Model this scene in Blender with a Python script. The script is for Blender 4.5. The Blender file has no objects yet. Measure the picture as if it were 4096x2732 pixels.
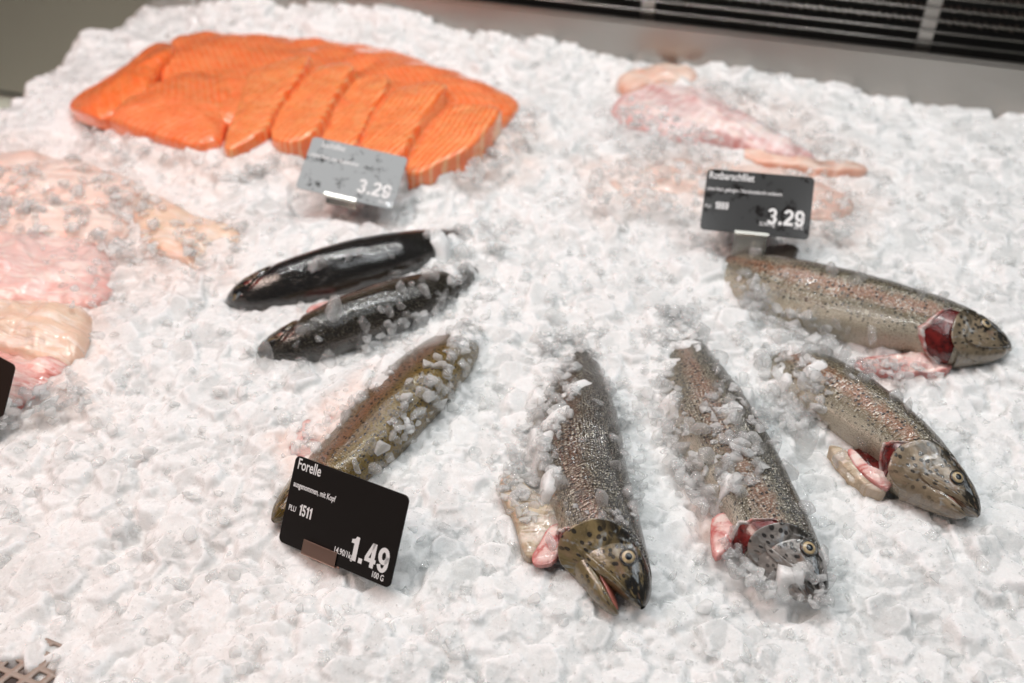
import bpy, bmesh, math, random
import numpy as np
from mathutils import Vector, Matrix, noise as mnoise
R = math.radians
rng = np.random.default_rng(11)
random.seed(5)
S = bpy.context.scene
COL = S.collection

# ------------------------------------------------------------------ camera
CAM_H, PITCH, FPX, PW, PH = 0.476, R(40.0), 3982.2, 4096.0, 2732.0
cam_d = bpy.data.cameras.new('camera')
cam_d.lens = 35.0; cam_d.sensor_width = 36.0; cam_d.clip_start = 0.01; cam_d.clip_end = 50
cam_d.dof.use_dof = True; cam_d.dof.focus_distance = 0.60; cam_d.dof.aperture_fstop = 4.5
cam_d.dof.aperture_blades = 9
cam = bpy.data.objects.new('camera', cam_d); COL.objects.link(cam)
cam.location = (0, 0, CAM_H); cam.rotation_euler = (R(90) - PITCH, 0, 0)
S.camera = cam
CAMV = np.array([0, 0, CAM_H])
SP, CP = math.sin(PITCH), math.cos(PITCH)
def ray(px, py):
    a = (px - PW / 2) / FPX; b = (PH / 2 - py) / FPX
    return np.array([a, CP + b * SP, -SP + b * CP])
def P(px, py, z=0.0):                       # where a line of sight meets the level z
    d = ray(px, py); return CAMV + d * ((z - CAM_H) / d[2])
def proj(p):
    p = np.asarray(p) - CAMV
    d = p[..., 1] * CP - p[..., 2] * SP; u = p[..., 1] * SP + p[..., 2] * CP
    return PW / 2 + FPX * p[..., 0] / d, PH / 2 - FPX * u / d

# ------------------------------------------------------------------ light
w = bpy.data.worlds.new('World'); S.world = w; w.use_nodes = True
w.node_tree.nodes['Background'].inputs[0].default_value = (0.80, 0.83, 0.88, 1)
w.node_tree.nodes['Background'].inputs[1].default_value = 0.13
S.view_settings.view_transform = 'Standard'; S.view_settings.look = 'None'
S.view_settings.exposure = -0.24; S.view_settings.gamma = 1.0
def area(name, loc, target, sx, sy, power, col):
    l = bpy.data.lights.new(name, 'AREA'); l.shape = 'RECTANGLE'; l.size = sx; l.size_y = sy
    l.energy = power; l.color = col
    o = bpy.data.objects.new(name, l); COL.objects.link(o); o.location = loc
    o.rotation_euler = (Vector(target) - Vector(loc)).to_track_quat('-Z', 'Y').to_euler()
    return o
area('counter_strip_lamp', (0.15, 0.95, 1.55), (0.05, 0.6, 0), 2.0, 0.07, 9, (1.0, 0.98, 0.95))
area('warm_counter_lamp', (-1.1, 0.25, 1.3), (-0.2, 0.6, 0), 0.6, 0.4, 12.5, (1.0, 0.80, 0.70))
area('cool_ceiling_lamp', (1.0, 0.2, 1.7), (0.2, 0.6, 0), 0.7, 0.4, 5.5, (0.93, 0.98, 1.0))
for i, (x, y, z) in enumerate([(-.75, .80, 1.55), (-.45, .78, 1.6), (-.30, 1.02, 1.6), (-.05, .80, 1.55), (.12, 1.0, 1.6), (.35, .80, 1.55), (.55, 1.0, 1.6), (.78, .78, 1.55), (-.2, .30, 1.8), (.35, .25, 1.8)]):
    l = bpy.data.lights.new('ceiling_spot', 'SPOT'); l.energy = 7.6; l.spot_size = R(80); l.spot_blend = .6
    l.shadow_soft_size = 0.022; l.color = (0.97, 0.99, 1.0)
    o = bpy.data.objects.new('ceiling_spot', l); COL.objects.link(o); o.location = (x, y, z)
    o.rotation_euler = (Vector((x * .4, 0.6, 0)) - Vector((x, y, z))).to_track_quat('-Z', 'Y').to_euler()
area('red_sign_lamp', (-1.0, 0.75, 0.75), (-0.2, 0.7, 0), 0.25, 0.12, 1.2, (1.0, 0.10, 0.05))
cy = S.cycles
cy.max_bounces = 10; cy.transmission_bounces = 8; cy.diffuse_bounces = 5; cy.glossy_bounces = 4; cy.transparent_max_bounces = 14
cy.use_denoising = True
cy.sample_clamp_indirect = 10.0
cy.blur_glossy = 0.3

# ------------------------------------------------------------------ helpers
def mesh_obj(name, V, F, mat, parent=None, smooth=True):
    me = bpy.data.meshes.new(name)
    V = np.asarray(V, dtype=np.float64)
    if isinstance(F, np.ndarray) and F.ndim == 2:
        n, k = F.shape
        me.vertices.add(len(V)); me.vertices.foreach_set('co', V.astype(np.float32).ravel())
        me.loops.add(n * k); me.loops.foreach_set('vertex_index', F.astype(np.int32).ravel())
        me.polygons.add(n); me.polygons.foreach_set('loop_start', np.arange(0, n * k, k, dtype=np.int32))
        me.update(calc_edges=True)
    else:
        me.from_pydata([tuple(v) for v in V], [], [tuple(f) for f in F]); me.update()
    me.validate()
    if smooth: me.polygons.foreach_set('use_smooth', np.ones(len(me.polygons), dtype=bool))
    if mat: me.materials.append(mat)
    o = bpy.data.objects.new(name, me); COL.objects.link(o)
    if parent is not None: o.parent = parent
    return o
def bm_obj(name, bm, mat, parent=None, smooth=False):
    me = bpy.data.meshes.new(name); bm.normal_update(); bm.to_mesh(me); bm.free()
    if smooth: me.polygons.foreach_set('use_smooth', np.ones(len(me.polygons), dtype=bool))
    me.materials.append(mat)
    o = bpy.data.objects.new(name, me); COL.objects.link(o)
    if parent is not None: o.parent = parent
    return o
def tag(o, label=None, cat=None, group=None, kind=None):
    if label: o['label'] = label
    if cat: o['category'] = cat
    if group: o['group'] = group
    if kind: o['kind'] = kind
    return o
def empty(name, loc, label, cat, group=None):
    o = bpy.data.objects.new(name, None); COL.objects.link(o); o.location = loc; o.empty_display_size = .02
    tag(o, label, cat, group); bpy.context.view_layer.update(); return o
def adopt(child, parent):                  # keep world place while parenting
    child.parent = parent; child.matrix_parent_inverse = Matrix.Translation(-Vector(parent.location))
    return child
def grid_faces(nu, nv, wrap=False):
    i = np.arange(nu - 1)[:, None]; j = np.arange(nv if wrap else nv - 1)[None, :]
    j2 = (j + 1) % nv
    return np.stack([i * nv + j, (i + 1) * nv + j, (i + 1) * nv + j2, i * nv + j2], -1).reshape(-1, 4)

class NT:                                  # tiny node-tree builder
    def __init__(s, name):
        s.m = bpy.data.materials.new(name); s.m.use_nodes = True; s.t = s.m.node_tree
        s.t.nodes.clear(); s.out = s.n('ShaderNodeOutputMaterial')
    def n(s, typ, **kw):
        nd = s.t.nodes.new(typ)
        for k, v in kw.items(): setattr(nd, k, v)
        return nd
    def put(s, sock, v):
        if v is None: return
        if hasattr(v, 'is_output') or isinstance(v, bpy.types.NodeSocket): s.t.links.new(v, sock)
        elif isinstance(v, (tuple, list)) and len(v) == 3 and sock.type == 'RGBA': sock.default_value = (*v, 1)
        else: sock.default_value = v
    def math(s, op, a, b=None, c=None, clamp=False):
        nd = s.n('ShaderNodeMath', operation=op, use_clamp=clamp)
        s.put(nd.inputs[0], a); s.put(nd.inputs[1], b); s.put(nd.inputs[2], c); return nd.outputs[0]
    def mix(s, f, a, b, blend='MIX'):
        nd = s.n('ShaderNodeMix', data_type='RGBA', blend_type=blend)
        s.put(nd.inputs[0], f); s.put(nd.inputs[6], a); s.put(nd.inputs[7], b); return nd.outputs[2]
    def ramp(s, x, lo, hi, a=0., b=1.):
        nd = s.n('ShaderNodeMapRange', interpolation_type='SMOOTHSTEP')
        for i, v in enumerate((x, lo, hi, a, b)): s.put(nd.inputs[i], v)
        return nd.outputs[0]
    def noise(s, vec, scale, detail=3, rough=.55, dist=0):
        nd = s.n('ShaderNodeTexNoise'); s.put(nd.inputs['Vector'], vec)
        nd.inputs['Scale'].default_value = scale; nd.inputs['Detail'].default_value = detail
        nd.inputs['Roughness'].default_value = rough; nd.inputs['Distortion'].default_value = dist
        return nd.outputs[0]
    def voro(s, vec, scale, feature='F1', rnd=1.0, out='Distance'):
        nd = s.n('ShaderNodeTexVoronoi', feature=feature); s.put(nd.inputs['Vector'], vec)
        nd.inputs['Scale'].default_value = scale
        nd.inputs['Randomness'].default_value = rnd
        return nd.outputs[out]
    def bump(s, h, strength, dist, normal=None):
        nd = s.n('ShaderNodeBump'); s.put(nd.inputs['Height'], h); nd.inputs['Strength'].default_value = strength
        nd.inputs['Distance'].default_value = dist
        if normal is not None: s.put(nd.inputs['Normal'], normal)
        return nd.outputs[0]
    def bsdf(s, **kw):
        nd = s.n('ShaderNodeBsdfPrincipled')
        for k, v in kw.items():
            s.put(nd.inputs[k.replace('_', ' ')], v)
        return nd.outputs[0]
    def mixs(s, f, a, b):
        nd = s.n('ShaderNodeMixShader'); s.put(nd.inputs[0], f); s.put(nd.inputs[1], a); s.put(nd.inputs[2], b); return nd.outputs[0]
    def done(s, sh): s.put(s.out.inputs[0], sh); return s.m
    def pos(s): return s.n('ShaderNodeNewGeometry').outputs['Position']
    def obj(s): return s.n('ShaderNodeTexCoord').outputs['Object']

# ------------------------------------------------------------------ materials
def ice_material(name, glass_lo, glass_hi, rough, sss=.006, tint=(0.95, 0.965, 0.97), white=(0.80, 0.81, 0.805), bumps=1.0):
    t = NT(name); p = t.pos()
    at = t.n('ShaderNodeAttribute', attribute_name='piece').outputs['Fac']
    n1 = t.noise(p, 130, 4, .6)
    n2 = t.noise(p, 1100, 3, .75)
    n3 = t.noise(p, 330, 4, .7, .8)
    h = t.math('ADD', n3, t.math('MULTIPLY', n2, .35))
    nb = t.bump(h, .7 * bumps, .004)
    g = t.n('ShaderNodeBsdfGlass'); t.put(g.inputs['Color'], tint); t.put(g.inputs['Roughness'], rough)
    t.put(g.inputs['IOR'], 1.31); t.put(g.inputs['Normal'], nb)
    frost = t.bsdf(Base_Color=white, Roughness=.35, IOR=1.31, Subsurface_Weight=1.0, Subsurface_Radius=(1, 1.05, 1.08), Subsurface_Scale=sss, Normal=nb)
    f = t.math('ADD', t.math('MULTIPLY', at, .6), t.math('MULTIPLY', n1, .4))
    body = t.mixs(t.ramp(f, .25, .75, glass_lo, glass_hi), frost, g.outputs[0])
    gl = t.n('ShaderNodeBsdfGlossy'); t.put(gl.inputs['Roughness'], .1); t.put(gl.inputs['Normal'], t.bump(n2, 1.0, .004, nb))
    return t.done(t.mixs(.05, body, gl.outputs[0]))
M_ICE = ice_material('packed_ice', .05, .75, .12)
def clear_material(name, lo, hi, clr=.72):
    t = NT(name); p = t.pos()
    at = t.n('ShaderNodeAttribute', attribute_name='piece').outputs['Fac']
    n1 = t.noise(p, 240, 4, .65, .5); n2 = t.noise(p, 1200, 3, .75); n3 = t.noise(p, 420, 4, .7, .8)
    nb = t.bump(t.math('ADD', n3, t.math('MULTIPLY', n2, .2)), .8, .0007)
    g = t.n('ShaderNodeBsdfGlass'); t.put(g.inputs['Color'], (.98, .985, .985)); t.put(g.inputs['Roughness'], .05)
    t.put(g.inputs['IOR'], 1.31); t.put(g.inputs['Normal'], nb)
    tp = t.n('ShaderNodeBsdfTransparent'); t.put(tp.inputs[0], (.97, .975, .975))
    d = t.n('ShaderNodeBsdfDiffuse'); t.put(d.inputs[0], (.95, .955, .95)); t.put(d.inputs['Normal'], nb)
    tr = t.n('ShaderNodeBsdfTranslucent'); t.put(tr.inputs[0], (.92, .925, .92)); t.put(tr.inputs['Normal'], nb)
    frost = t.mixs(.15, d.outputs[0], tr.outputs[0])
    f = t.math('ADD', t.math('MULTIPLY', at, .45), t.math('MULTIPLY', n1, .55))
    body = t.mixs(t.ramp(f, .25, .75, lo, hi), t.mixs(clr, g.outputs[0], tp.outputs[0]), frost)
    gl = t.n('ShaderNodeBsdfGlossy'); t.put(gl.inputs['Roughness'], .08); t.put(gl.inputs['Normal'], t.bump(n2, .7, .0004, nb))
    fr = t.n('ShaderNodeFresnel'); t.put(fr.inputs[0], 1.33); 
    front = t.math('SUBTRACT', 1., t.n('ShaderNodeNewGeometry').outputs['Backfacing'])
    return t.done(t.mixs(t.math('MULTIPLY', front, t.math('ADD', t.math('MULTIPLY', fr.outputs[0], .9), .02)), body, gl.outputs[0]))
M_CLEAR = clear_material('clear_ice', .03, .24)
M_CHIP = clear_material('glassy_ice', .02, .42, .90)
M_COVER = clear_material('frosted_ice', .07, .40)
def crystal_material():
    t = NT('ice_crystals'); tp = t.n('ShaderNodeBsdfTransparent'); gl = t.n('ShaderNodeBsdfGlossy'); t.put(gl.inputs['Roughness'], .12)
    fr = t.n('ShaderNodeFresnel'); t.put(fr.inputs[0], 1.8)
    d = t.n('ShaderNodeBsdfDiffuse'); t.put(d.inputs[0], (.93, .94, .94))
    front = t.math('SUBTRACT', 1., t.n('ShaderNodeNewGeometry').outputs['Backfacing'])
    return t.done(t.mixs(t.math('MULTIPLY', front, fr.outputs[0]), t.mixs(t.math('MULTIPLY', front, .12), tp.outputs[0], d.outputs[0]), gl.outputs[0]))
M_CRYSTAL = crystal_material()
def bed_material():
    t = NT('crushed_ice_bed'); p = t.pos()
    at = t.n('ShaderNodeAttribute', attribute_name='piece').outputs['Fac']
    n1 = t.noise(p, 90, 4, .65, .5)
    n2 = t.noise(p, 1300, 3, .8)
    n3 = t.noise(p, 420, 4, .7, 1.0)
    h = t.math('ADD', n3, t.math('MULTIPLY', n2, .4))
    nb = t.bump(h, .8, .0011)
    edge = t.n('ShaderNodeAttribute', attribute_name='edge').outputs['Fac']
    big = t.noise(p, 14, 3, .6)
    clear = t.ramp(t.math('ADD', t.math('ADD', t.math('MULTIPLY', at, .5), t.math('MULTIPLY', n1, .6)), t.math('MULTIPLY', t.math('SUBTRACT', big, .5), .7)), .3, .9)
    pink_tint = t.n('ShaderNodeAttribute', attribute_name='pink_tint').outputs['Fac']
    speck = t.ramp(t.noise(p, 700, 2, .6), .55, .72)
    col = t.mix(clear, (.90, .905, .90), (.68, .695, .69))
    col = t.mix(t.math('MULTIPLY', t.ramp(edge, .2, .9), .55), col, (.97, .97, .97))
    col = t.mix(t.math('MULTIPLY', speck, .35), col, (.97, .97, .97))
    st = t.math('MULTIPLY', pink_tint, t.ramp(n1, .25, .7, .45, 1.))
    col = t.mix(st, col, (.93, .66, .56))  # pink of the flesh below, painted into the bed colour
    sh = t.bsdf(Base_Color=col, Roughness=t.ramp(n3, .3, .7, .12, .4), IOR=1.31, Subsurface_Weight=1.0, Subsurface_Radius=(1, 1.04, 1.06), Subsurface_Scale=.005, Normal=nb,
                Coat_Weight=.9, Coat_Roughness=.05, Coat_IOR=1.5, Coat_Normal=t.bump(t.math('ADD', n2, n3), 1.0, .0012))
    return t.done(sh)
M_BED = bed_material()
def metal(name, col, rough, aniso_scale=None, bump=.15):
    t = NT(name); p = t.pos()
    mp = t.n('ShaderNodeMapping'); t.put(mp.inputs[0], p); mp.inputs['Scale'].default_value = (30, 30, 900)
    n = t.noise(mp.outputs[0], 1, 3); n2 = t.noise(p, 25, 3)
    r = t.math('ADD', t.math('MULTIPLY', n2, .12), rough - .06)
    return t.done(t.bsdf(Base_Color=col, Metallic=1.0, Roughness=r, Normal=t.bump(n, bump, .0004)))
M_STEEL = metal('brushed_steel', (.40, .38, .355), .34)
M_DARKSTEEL = metal('dark_steel', (.20, .20, .19), .45)
M_CHROME = metal('polished_wire', (.50, .46, .43), .25, bump=.05)
def plain(name, col, rough=.5, **kw):
    t = NT(name); n = t.noise(t.obj(), 140, 3)
    c = t.mix(t.math('MULTIPLY', n, .35), col, tuple(c * .7 for c in col))
    return t.done(t.bsdf(Base_Color=c, Roughness=rough, **kw))
M_BLACK = plain('black_paint', (.012, .011, .010), .6)
# ------------------------------------------------------------------ the ice bed
EDGE = np.array([(-900, 520), (0, 415), (80, 395), (85, 330), (180, 280), (260, 230), (300, 150), (420, 120), (500, 85), (545, 30), (570, -60), (640, -400), (4600, -400), (5200, 800), (5000, 3300), (-900, 3300)], float)
EDGEW = np.array([P(x, y)[:2] for x, y in np.maximum(EDGE, [-9e9, -260])])
GRATE = np.array([(-400, 2560), (70, 2585), (150, 2630), (175, 2700), (150, 2760), (200, 3000), (-400, 3000)], float)
GRATEW = np.array([P(x, y)[:2] for x, y in GRATE])
def seg_dist(pts, poly, closed=True):      # signed distance, negative inside
    n = len(poly); d = np.full(len(pts), 1e9); inside = np.zeros(len(pts), bool)
    for i in range(n):
        a, b = poly[i], poly[(i + 1) % n]; ab = b - a
        t = np.clip(((pts - a) @ ab) / (ab @ ab + 1e-18), 0, 1)
        d = np.minimum(d, np.linalg.norm(pts - a - t[:, None] * ab, axis=1))
        c = ((a[1] > pts[:, 1]) != (b[1] > pts[:, 1]))
        with np.errstate(divide='ignore', invalid='ignore'):
            xi = (b[0] - a[0]) * (pts[:, 1] - a[1]) / (b[1] - a[1]) + a[0]
        inside ^= c & (pts[:, 0] < xi)
    return np.where(inside, -d, d)
# trench lines where fish and fillets lie are added here: (polyline in world, radius, depth)
TRENCH = []
PINK_TINTS = []      # (picture outline, strength): painted pink for flesh seen through ice and for warm light
def vnoise(x, y, seed, scale):             # value noise on arrays
    g = np.random.default_rng(seed).random((256, 256))
    X = x / scale + 1000.3; Y = y / scale + 1000.7
    i = np.floor(X).astype(int); j = np.floor(Y).astype(int); fx = X - i; fy = Y - j
    fx = fx * fx * (3 - 2 * fx); fy = fy * fy * (3 - 2 * fy)
    q = lambda a, b: g[a % 256, b % 256]
    return (q(i, j) * (1 - fx) + q(i + 1, j) * fx) * (1 - fy) + (q(i, j + 1) * (1 - fx) + q(i + 1, j + 1) * fx) * fy - .5
def heightf(x, y):
    z = .016 * vnoise(x, y, 1, .16) + .010 * vnoise(x, y, 2, .06) + .004 * vnoise(x, y, 3, .025)
    pts = np.c_[x, y]
    e = seg_dist(pts, EDGEW)
    z = z - np.clip((e + .012) / .03, 0, 1) * .14
    sU = (pts - A1[:2]) @ U[:2]; dN = -(pts - A1[:2]) @ N[:2]
    amp = np.interp(sU, [-.55, -.38, -.15, .25, .6], [.0, .010, .046, .012, .003]) + .014 * vnoise(x, y, 15, .05)
    z = z + amp * np.clip(1 - dN / .13, 0, 1) ** 1.3 * (e < .02)
    z = np.where(dN < .002, -.20, z)
    g = seg_dist(pts, GRATEW)
    z = z - np.clip((.003 - g) / .006, 0, 1) * .07
    for line, rad, dep in TRENCH:
        d = np.full(len(pts), 9.)
        for a, b in zip(line[:-1], line[1:]):
            ab = (b - a)[:2]; t = np.clip(((pts - a[:2]) @ ab) / (ab @ ab), 0, 1)
            d = np.minimum(d, np.linalg.norm(pts - a[:2] - t[:, None] * ab, axis=1))
        z = z - dep * (lambda q: q * q * (3 - 2 * q))(np.clip(1 - d / rad, 0, 1))
    return z
def ico(sub):
    bm = bmesh.new(); bmesh.ops.create_icosphere(bm, subdivisions=sub, radius=1)
    V = np.array([v.co[:] for v in bm.verts]); F = np.array([[v.index for v in f.verts] for f in bm.faces]); bm.free(); return V, F
ICO2, ICO3, ICO1 = ico(3), ico(4), ico(2)
def chunk_shape(D, r, k=26., facets=12, elong=.5, rough=.04):
    n = r.normal(size=(facets, 3)); n /= np.linalg.norm(n, axis=1)[:, None]
    h = r.uniform(.62, 1.0, facets)
    c = np.maximum(D @ n.T, 1e-3) / h[None]
    rad = 1.0 / (np.sum(c ** k, 1) + .9 ** k) ** (1 / k)
    f = 2.2 + 2 * r.random()
    ph = r.uniform(0, 9, 3)
    rad = rad * (1 + rough * (np.sin(D[:, 0] * f * 2 + ph[0]) * np.sin(D[:, 1] * f * 1.7 + ph[1]) + .6 * np.sin(D[:, 2] * f * 3.1 + ph[2]) * np.sin(D[:, 0] * f * 2.9)))
    V = D * rad[:, None] * np.array([1, r.uniform(1 - elong, 1), r.uniform(1 - elong * 1.3, .95)])
    return V
def rand_rot(r, n):
    q = r.normal(size=(n, 4)); q /= np.linalg.norm(q, axis=1)[:, None]; a, b, c, d = q.T
    return np.stack([np.stack([a*a+b*b-c*c-d*d, 2*(b*c-a*d), 2*(b*d+a*c)], -1), np.stack([2*(b*c+a*d), a*a-b*b+c*c-d*d, 2*(c*d-a*b)], -1), np.stack([2*(b*d-a*c), 2*(c*d+a*b), a*a-b*b-c*c+d*d], -1)], -2)
def shard(r, npts, bevel=0., elong=.4):
    p = r.normal(size=(npts, 3)); p /= np.linalg.norm(p, axis=1)[:, None]; p *= r.uniform(.75, 1.05, (npts, 1))
    p *= np.array([1, r.uniform(1 - elong, 1), r.uniform(1 - elong * 1.4, .9)])
    bm = bmesh.new(); [bm.verts.new(v) for v in p]; g = bmesh.ops.convex_hull(bm, input=bm.verts[:])
    bmesh.ops.delete(bm, geom=[v for v in bm.verts if not v.link_faces], context='VERTS')
    if bevel:
        bmesh.ops.bevel(bm, geom=bm.edges[:], offset=bevel, segments=2, affect='EDGES', profile=.5, clamp_overlap=True)
        for v in bm.verts:
            if v.co.length > 1.06: v.co *= 1.06 / v.co.length
    bmesh.ops.triangulate(bm, faces=bm.faces[:]); bm.verts.index_update()
    V = np.array([v.co[:] for v in bm.verts]); F = np.array([[v.index for v in f.verts] for f in bm.faces]); bm.free(); return V, F
def merge_chunks(name, pos, size, mat, seed, templates=30, npts=13, bevel=.12, squash=.7):
    r = np.random.default_rng(seed); T = [shard(r, npts, bevel) for _ in range(templates)]
    n = len(pos); idx = r.integers(0, templates, n); M = rand_rot(r, n); VV, FF, AA, k = [], [], [], 0
    for i in range(n):
        V, F = T[idx[i]]; V = (V @ M[i].T) * size[i]; V[:, 2] *= squash
        VV.append(V + pos[i]); FF.append(F + k); k += len(V); AA.append(np.full(len(V), r.random(), np.float32))
    o = mesh_obj(name, np.concatenate(VV), np.concatenate(FF), mat)
    at = o.data.attributes.new('piece', 'FLOAT', 'POINT'); at.data.foreach_set('value', np.concatenate(AA))
    return o
def build_ice():
    xs = np.arange(-.74, .78, .0013); ys = []; y = .24
    while y < 1.33: ys.append(y); y += .00105 + .0022 * max(0, y - .3) 
    ys = np.array(ys)
    X, Y = np.meshgrid(xs, ys, indexing='ij'); x, y = X.ravel(), Y.ravel()
    B = heightf(x, y).reshape(X.shape)
    Z = np.full(X.shape, -1.0); ID = np.zeros(X.shape, np.float32)
    r = np.random.default_rng(77)
    n = 34000
    cx = r.uniform(-.74, .77, n); cyy = r.uniform(.25, 1.32, n)
    sz = .0032 + .0105 * r.random(n) ** 2.6
    far = np.clip((cyy - .45) / .5, 0, 1); sz *= 1 + .35 * far
    base = heightf(cx, cyy)
    pc = np.c_[proj(np.c_[cx, cyy, base + .012])]; pc = np.stack(proj(np.c_[cx, cyy, base + .012]), 1)
    for poly, prob, zfix in COVER:
        ins = np.where((seg_dist(pc, np.array(poly, float)) < 0) & (r.random(n) < prob))[0]
        for i in ins:
            h = tree.ray_cast(Vector((cx[i], cyy[i], .3)), Vector((0, 0, -1)))
            if h[0] is not None and h[1][2] > .62 and h[0][2] > base[i] - .004: base[i] = max(base[i], h[0][2] + sz[i] * .05)
            sz[i] = min(sz[i], .0085)
    order = r.permutation(n)[: n]; gd = seg_dist(np.c_[cx, cyy], GRATEW); order = order[~((gd[order] < .004) & (gd[order] > -.006))]
    for i in order:
        s = sz[i]; m = s * 1.25
        i0, i1 = np.searchsorted(xs, (cx[i] - m, cx[i] + m)); j0, j1 = np.searchsorted(ys, (cyy[i] - m, cyy[i] + m))
        if i1 - i0 < 2 or j1 - j0 < 2: continue
        dx = X[i0:i1, j0:j1] - cx[i]; dy = Y[i0:i1, j0:j1] - cyy[i]
        k = r.integers(5, 8); a0 = r.uniform(0, 6.28)
        ta, tm = r.uniform(0, 6.28), r.uniform(0, .42)
        z = base[i] + s * r.uniform(-.1, .38) + tm * (dx * math.cos(ta) + dy * math.sin(ta))
        for q in range(k):
            a = a0 + 6.283 * (q + r.uniform(-.3, .3)) / k; st = r.uniform(.7, 3.0); d0 = s * r.uniform(.5, 1.0)
            z = np.minimum(z, base[i] + s * .22 - st * (dx * math.cos(a) + dy * math.sin(a) - d0) )
        c = Z[i0:i1, j0:j1]; w_ = z > c; c[w_] = z[w_]; ID[i0:i1, j0:j1][w_] = r.random()
    Z = np.maximum(Z, B - .004); Z = np.where(Z > -.05, Z - .0012, Z)
    K = np.array([.25, .5, .25])
    Zs = Z.copy()
    for ax in (0, 1):
        Zs = K[0] * np.roll(Zs, 1, ax) + K[1] * Zs + K[2] * np.roll(Zs, -1, ax)
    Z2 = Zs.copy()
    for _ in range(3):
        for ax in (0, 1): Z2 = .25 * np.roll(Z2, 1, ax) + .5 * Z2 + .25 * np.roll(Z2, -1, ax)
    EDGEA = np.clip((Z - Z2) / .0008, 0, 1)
    Z = .45 * Z + .55 * Zs
    z = Z.ravel() + .0012 * vnoise(x, y, 9, .004) + .0008 * vnoise(x, y, 10, .0022)
    V = np.c_[x, y, z]; px, py = proj(V)
    F = grid_faces(len(xs), len(ys))
    ok = (px > -220) & (px < PW + 220) & (py > -150) & (py < PH + 300) & (z > -.12)
    F = F[ok[F].all(1)]
    keep = np.unique(F); mp = -np.ones(len(V), int); mp[keep] = np.arange(len(keep))
    o = mesh_obj('crushed_ice', V[keep], mp[F], M_BED)
    at = o.data.attributes.new('piece', 'FLOAT', 'POINT'); at.data.foreach_set('value', ID.ravel()[keep])
    at = o.data.attributes.new('edge', 'FLOAT', 'POINT'); at.data.foreach_set('value', EDGEA.ravel()[keep].astype(np.float32))
    pk = np.stack(proj(V[keep]), 1); tintv = np.zeros(len(pk), np.float32)
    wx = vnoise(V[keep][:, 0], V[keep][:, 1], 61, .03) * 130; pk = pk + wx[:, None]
    for poly, k, soft in PINK_TINTS: tintv = np.maximum(tintv, k * np.clip(.5 - seg_dist(pk, np.array(poly, float)) / soft, 0, 1))
    at = o.data.attributes.new('pink_tint', 'FLOAT', 'POINT'); at.data.foreach_set('value', tintv.astype(np.float32))
    tag(o, 'crushed ice packed over the whole counter bed', None, None, 'stuff')
    print('bed faces', len(F))
    def scatter(n, smin, smax, seed, lift, name, mat, label, pyr=(-150, PH + 250), **kw):
        r = np.random.default_rng(seed)
        q = np.c_[r.uniform(-.72, .75, n), r.uniform(.24, 1.30, n)]
        s = smin + (smax - smin) * r.random(n) ** 2
        z = heightf(q[:, 0], q[:, 1])
        px, py = proj(np.c_[q, z])
        ok = (px > -200) & (px < PW + 200) & (py > pyr[0]) & (py < pyr[1])
        e = seg_dist(q, EDGEW); ok &= e < .006
        g = seg_dist(q, GRATEW); ok &= g > -.004
        q, s, z = q[ok], s[ok], z[ok]
        pos = np.c_[q, z + s * lift * r.uniform(-.2, .8, len(q))]
        o = merge_chunks(name, pos, s, mat, seed + 1, **kw)
        tag(o, label, None, None, 'stuff'); return o
    scatter(11000, .0024, .0075, 21, .62, 'clear_ice_chips', M_CHIP, 'clear wet ice chips scattered over the packed ice')
    # fine glinting crystals
    r = np.random.default_rng(5); n = 20000
    i = r.integers(0, len(xs), n); j = (r.random(n) ** 1.5 * len(ys)).astype(int)
    pos = np.c_[xs[i], ys[j], Z[i, j] + .0003]; px, py = proj(pos)
    ok = (px > -50) & (px < PW + 50) & (py > -20) & (py < PH + 50) & (pos[:, 2] > -.02)
    pos = pos[ok]; s = .0004 + .0008 * r.random(len(pos)) ** 2 
    bm = bmesh.new(); bmesh.ops.create_icosphere(bm, subdivisions=1, radius=1)
    IV = np.array([v.co[:] for v in bm.verts]); IF = np.array([[v.index for v in f.verts] for f in bm.faces]); bm.free()
    M = rand_rot(r, len(pos)); V = np.einsum('nij,nvj->nvi', M, IV[None] * r.uniform(.5, 1.2, (len(pos), 1, 3))) * s[:, None, None] + pos[:, None]
    F = (IF[None] + (np.arange(len(pos)) * len(IV))[:, None, None]).reshape(-1, 3)
    tag(mesh_obj('ice_crystals', V.reshape(-1, 3), F, M_CRYSTAL, None, False), 'fine glinting ice crystals strewn on the crushed ice', None, None, 'stuff')
# ------------------------------------------------------------------ counter behind and around the ice
def slab(name, a, b, up0, up1, depth, mat, parent=None, bev=.0):   # upright box standing on the line a-b
    a = np.array(a, float); b = np.array(b, float); d = b - a; L = np.linalg.norm(d[:2]); u = d / L
    n = np.array([-u[1], u[0], 0]); z = np.array([0, 0, 1.])
    bm = bmesh.new()
    vs = [bm.verts.new(a + u * L * i + n * depth * j + z * (up0 + (up1 - up0) * k)) for k in (0, 1) for j in (0, 1) for i in (0, 1)]
    for f in ((0, 2, 3, 1), (4, 5, 7, 6), (0, 1, 5, 4), (2, 6, 7, 3), (0, 4, 6, 2), (1, 3, 7, 5)): bm.faces.new([vs[i] for i in f])
    if bev: bmesh.ops.bevel(bm, geom=bm.edges[:], offset=bev, segments=2, affect='EDGES')
    return bm_obj(name, bm, mat, parent)
BT = .055
A1 = P(1800, 0, BT); A2 = P(4096, 268, BT)
U = (A2 - A1) / np.linalg.norm(A2 - A1); N = np.array([-U[1], U[0], 0])
W0 = A1 - U * .75; W1 = A2 + U * .5
W0[2] = W1[2] = 0
panel = slab('back_panel', W0, W1, -.15, BT, .012, M_STEEL, None, .003); tag(panel, kind='structure')
recess = slab('counter_back_wall', W0 + N * .10, W1 + N * .10, -.15, .6, .01, M_BLACK); tag(recess, kind='structure')
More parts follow.
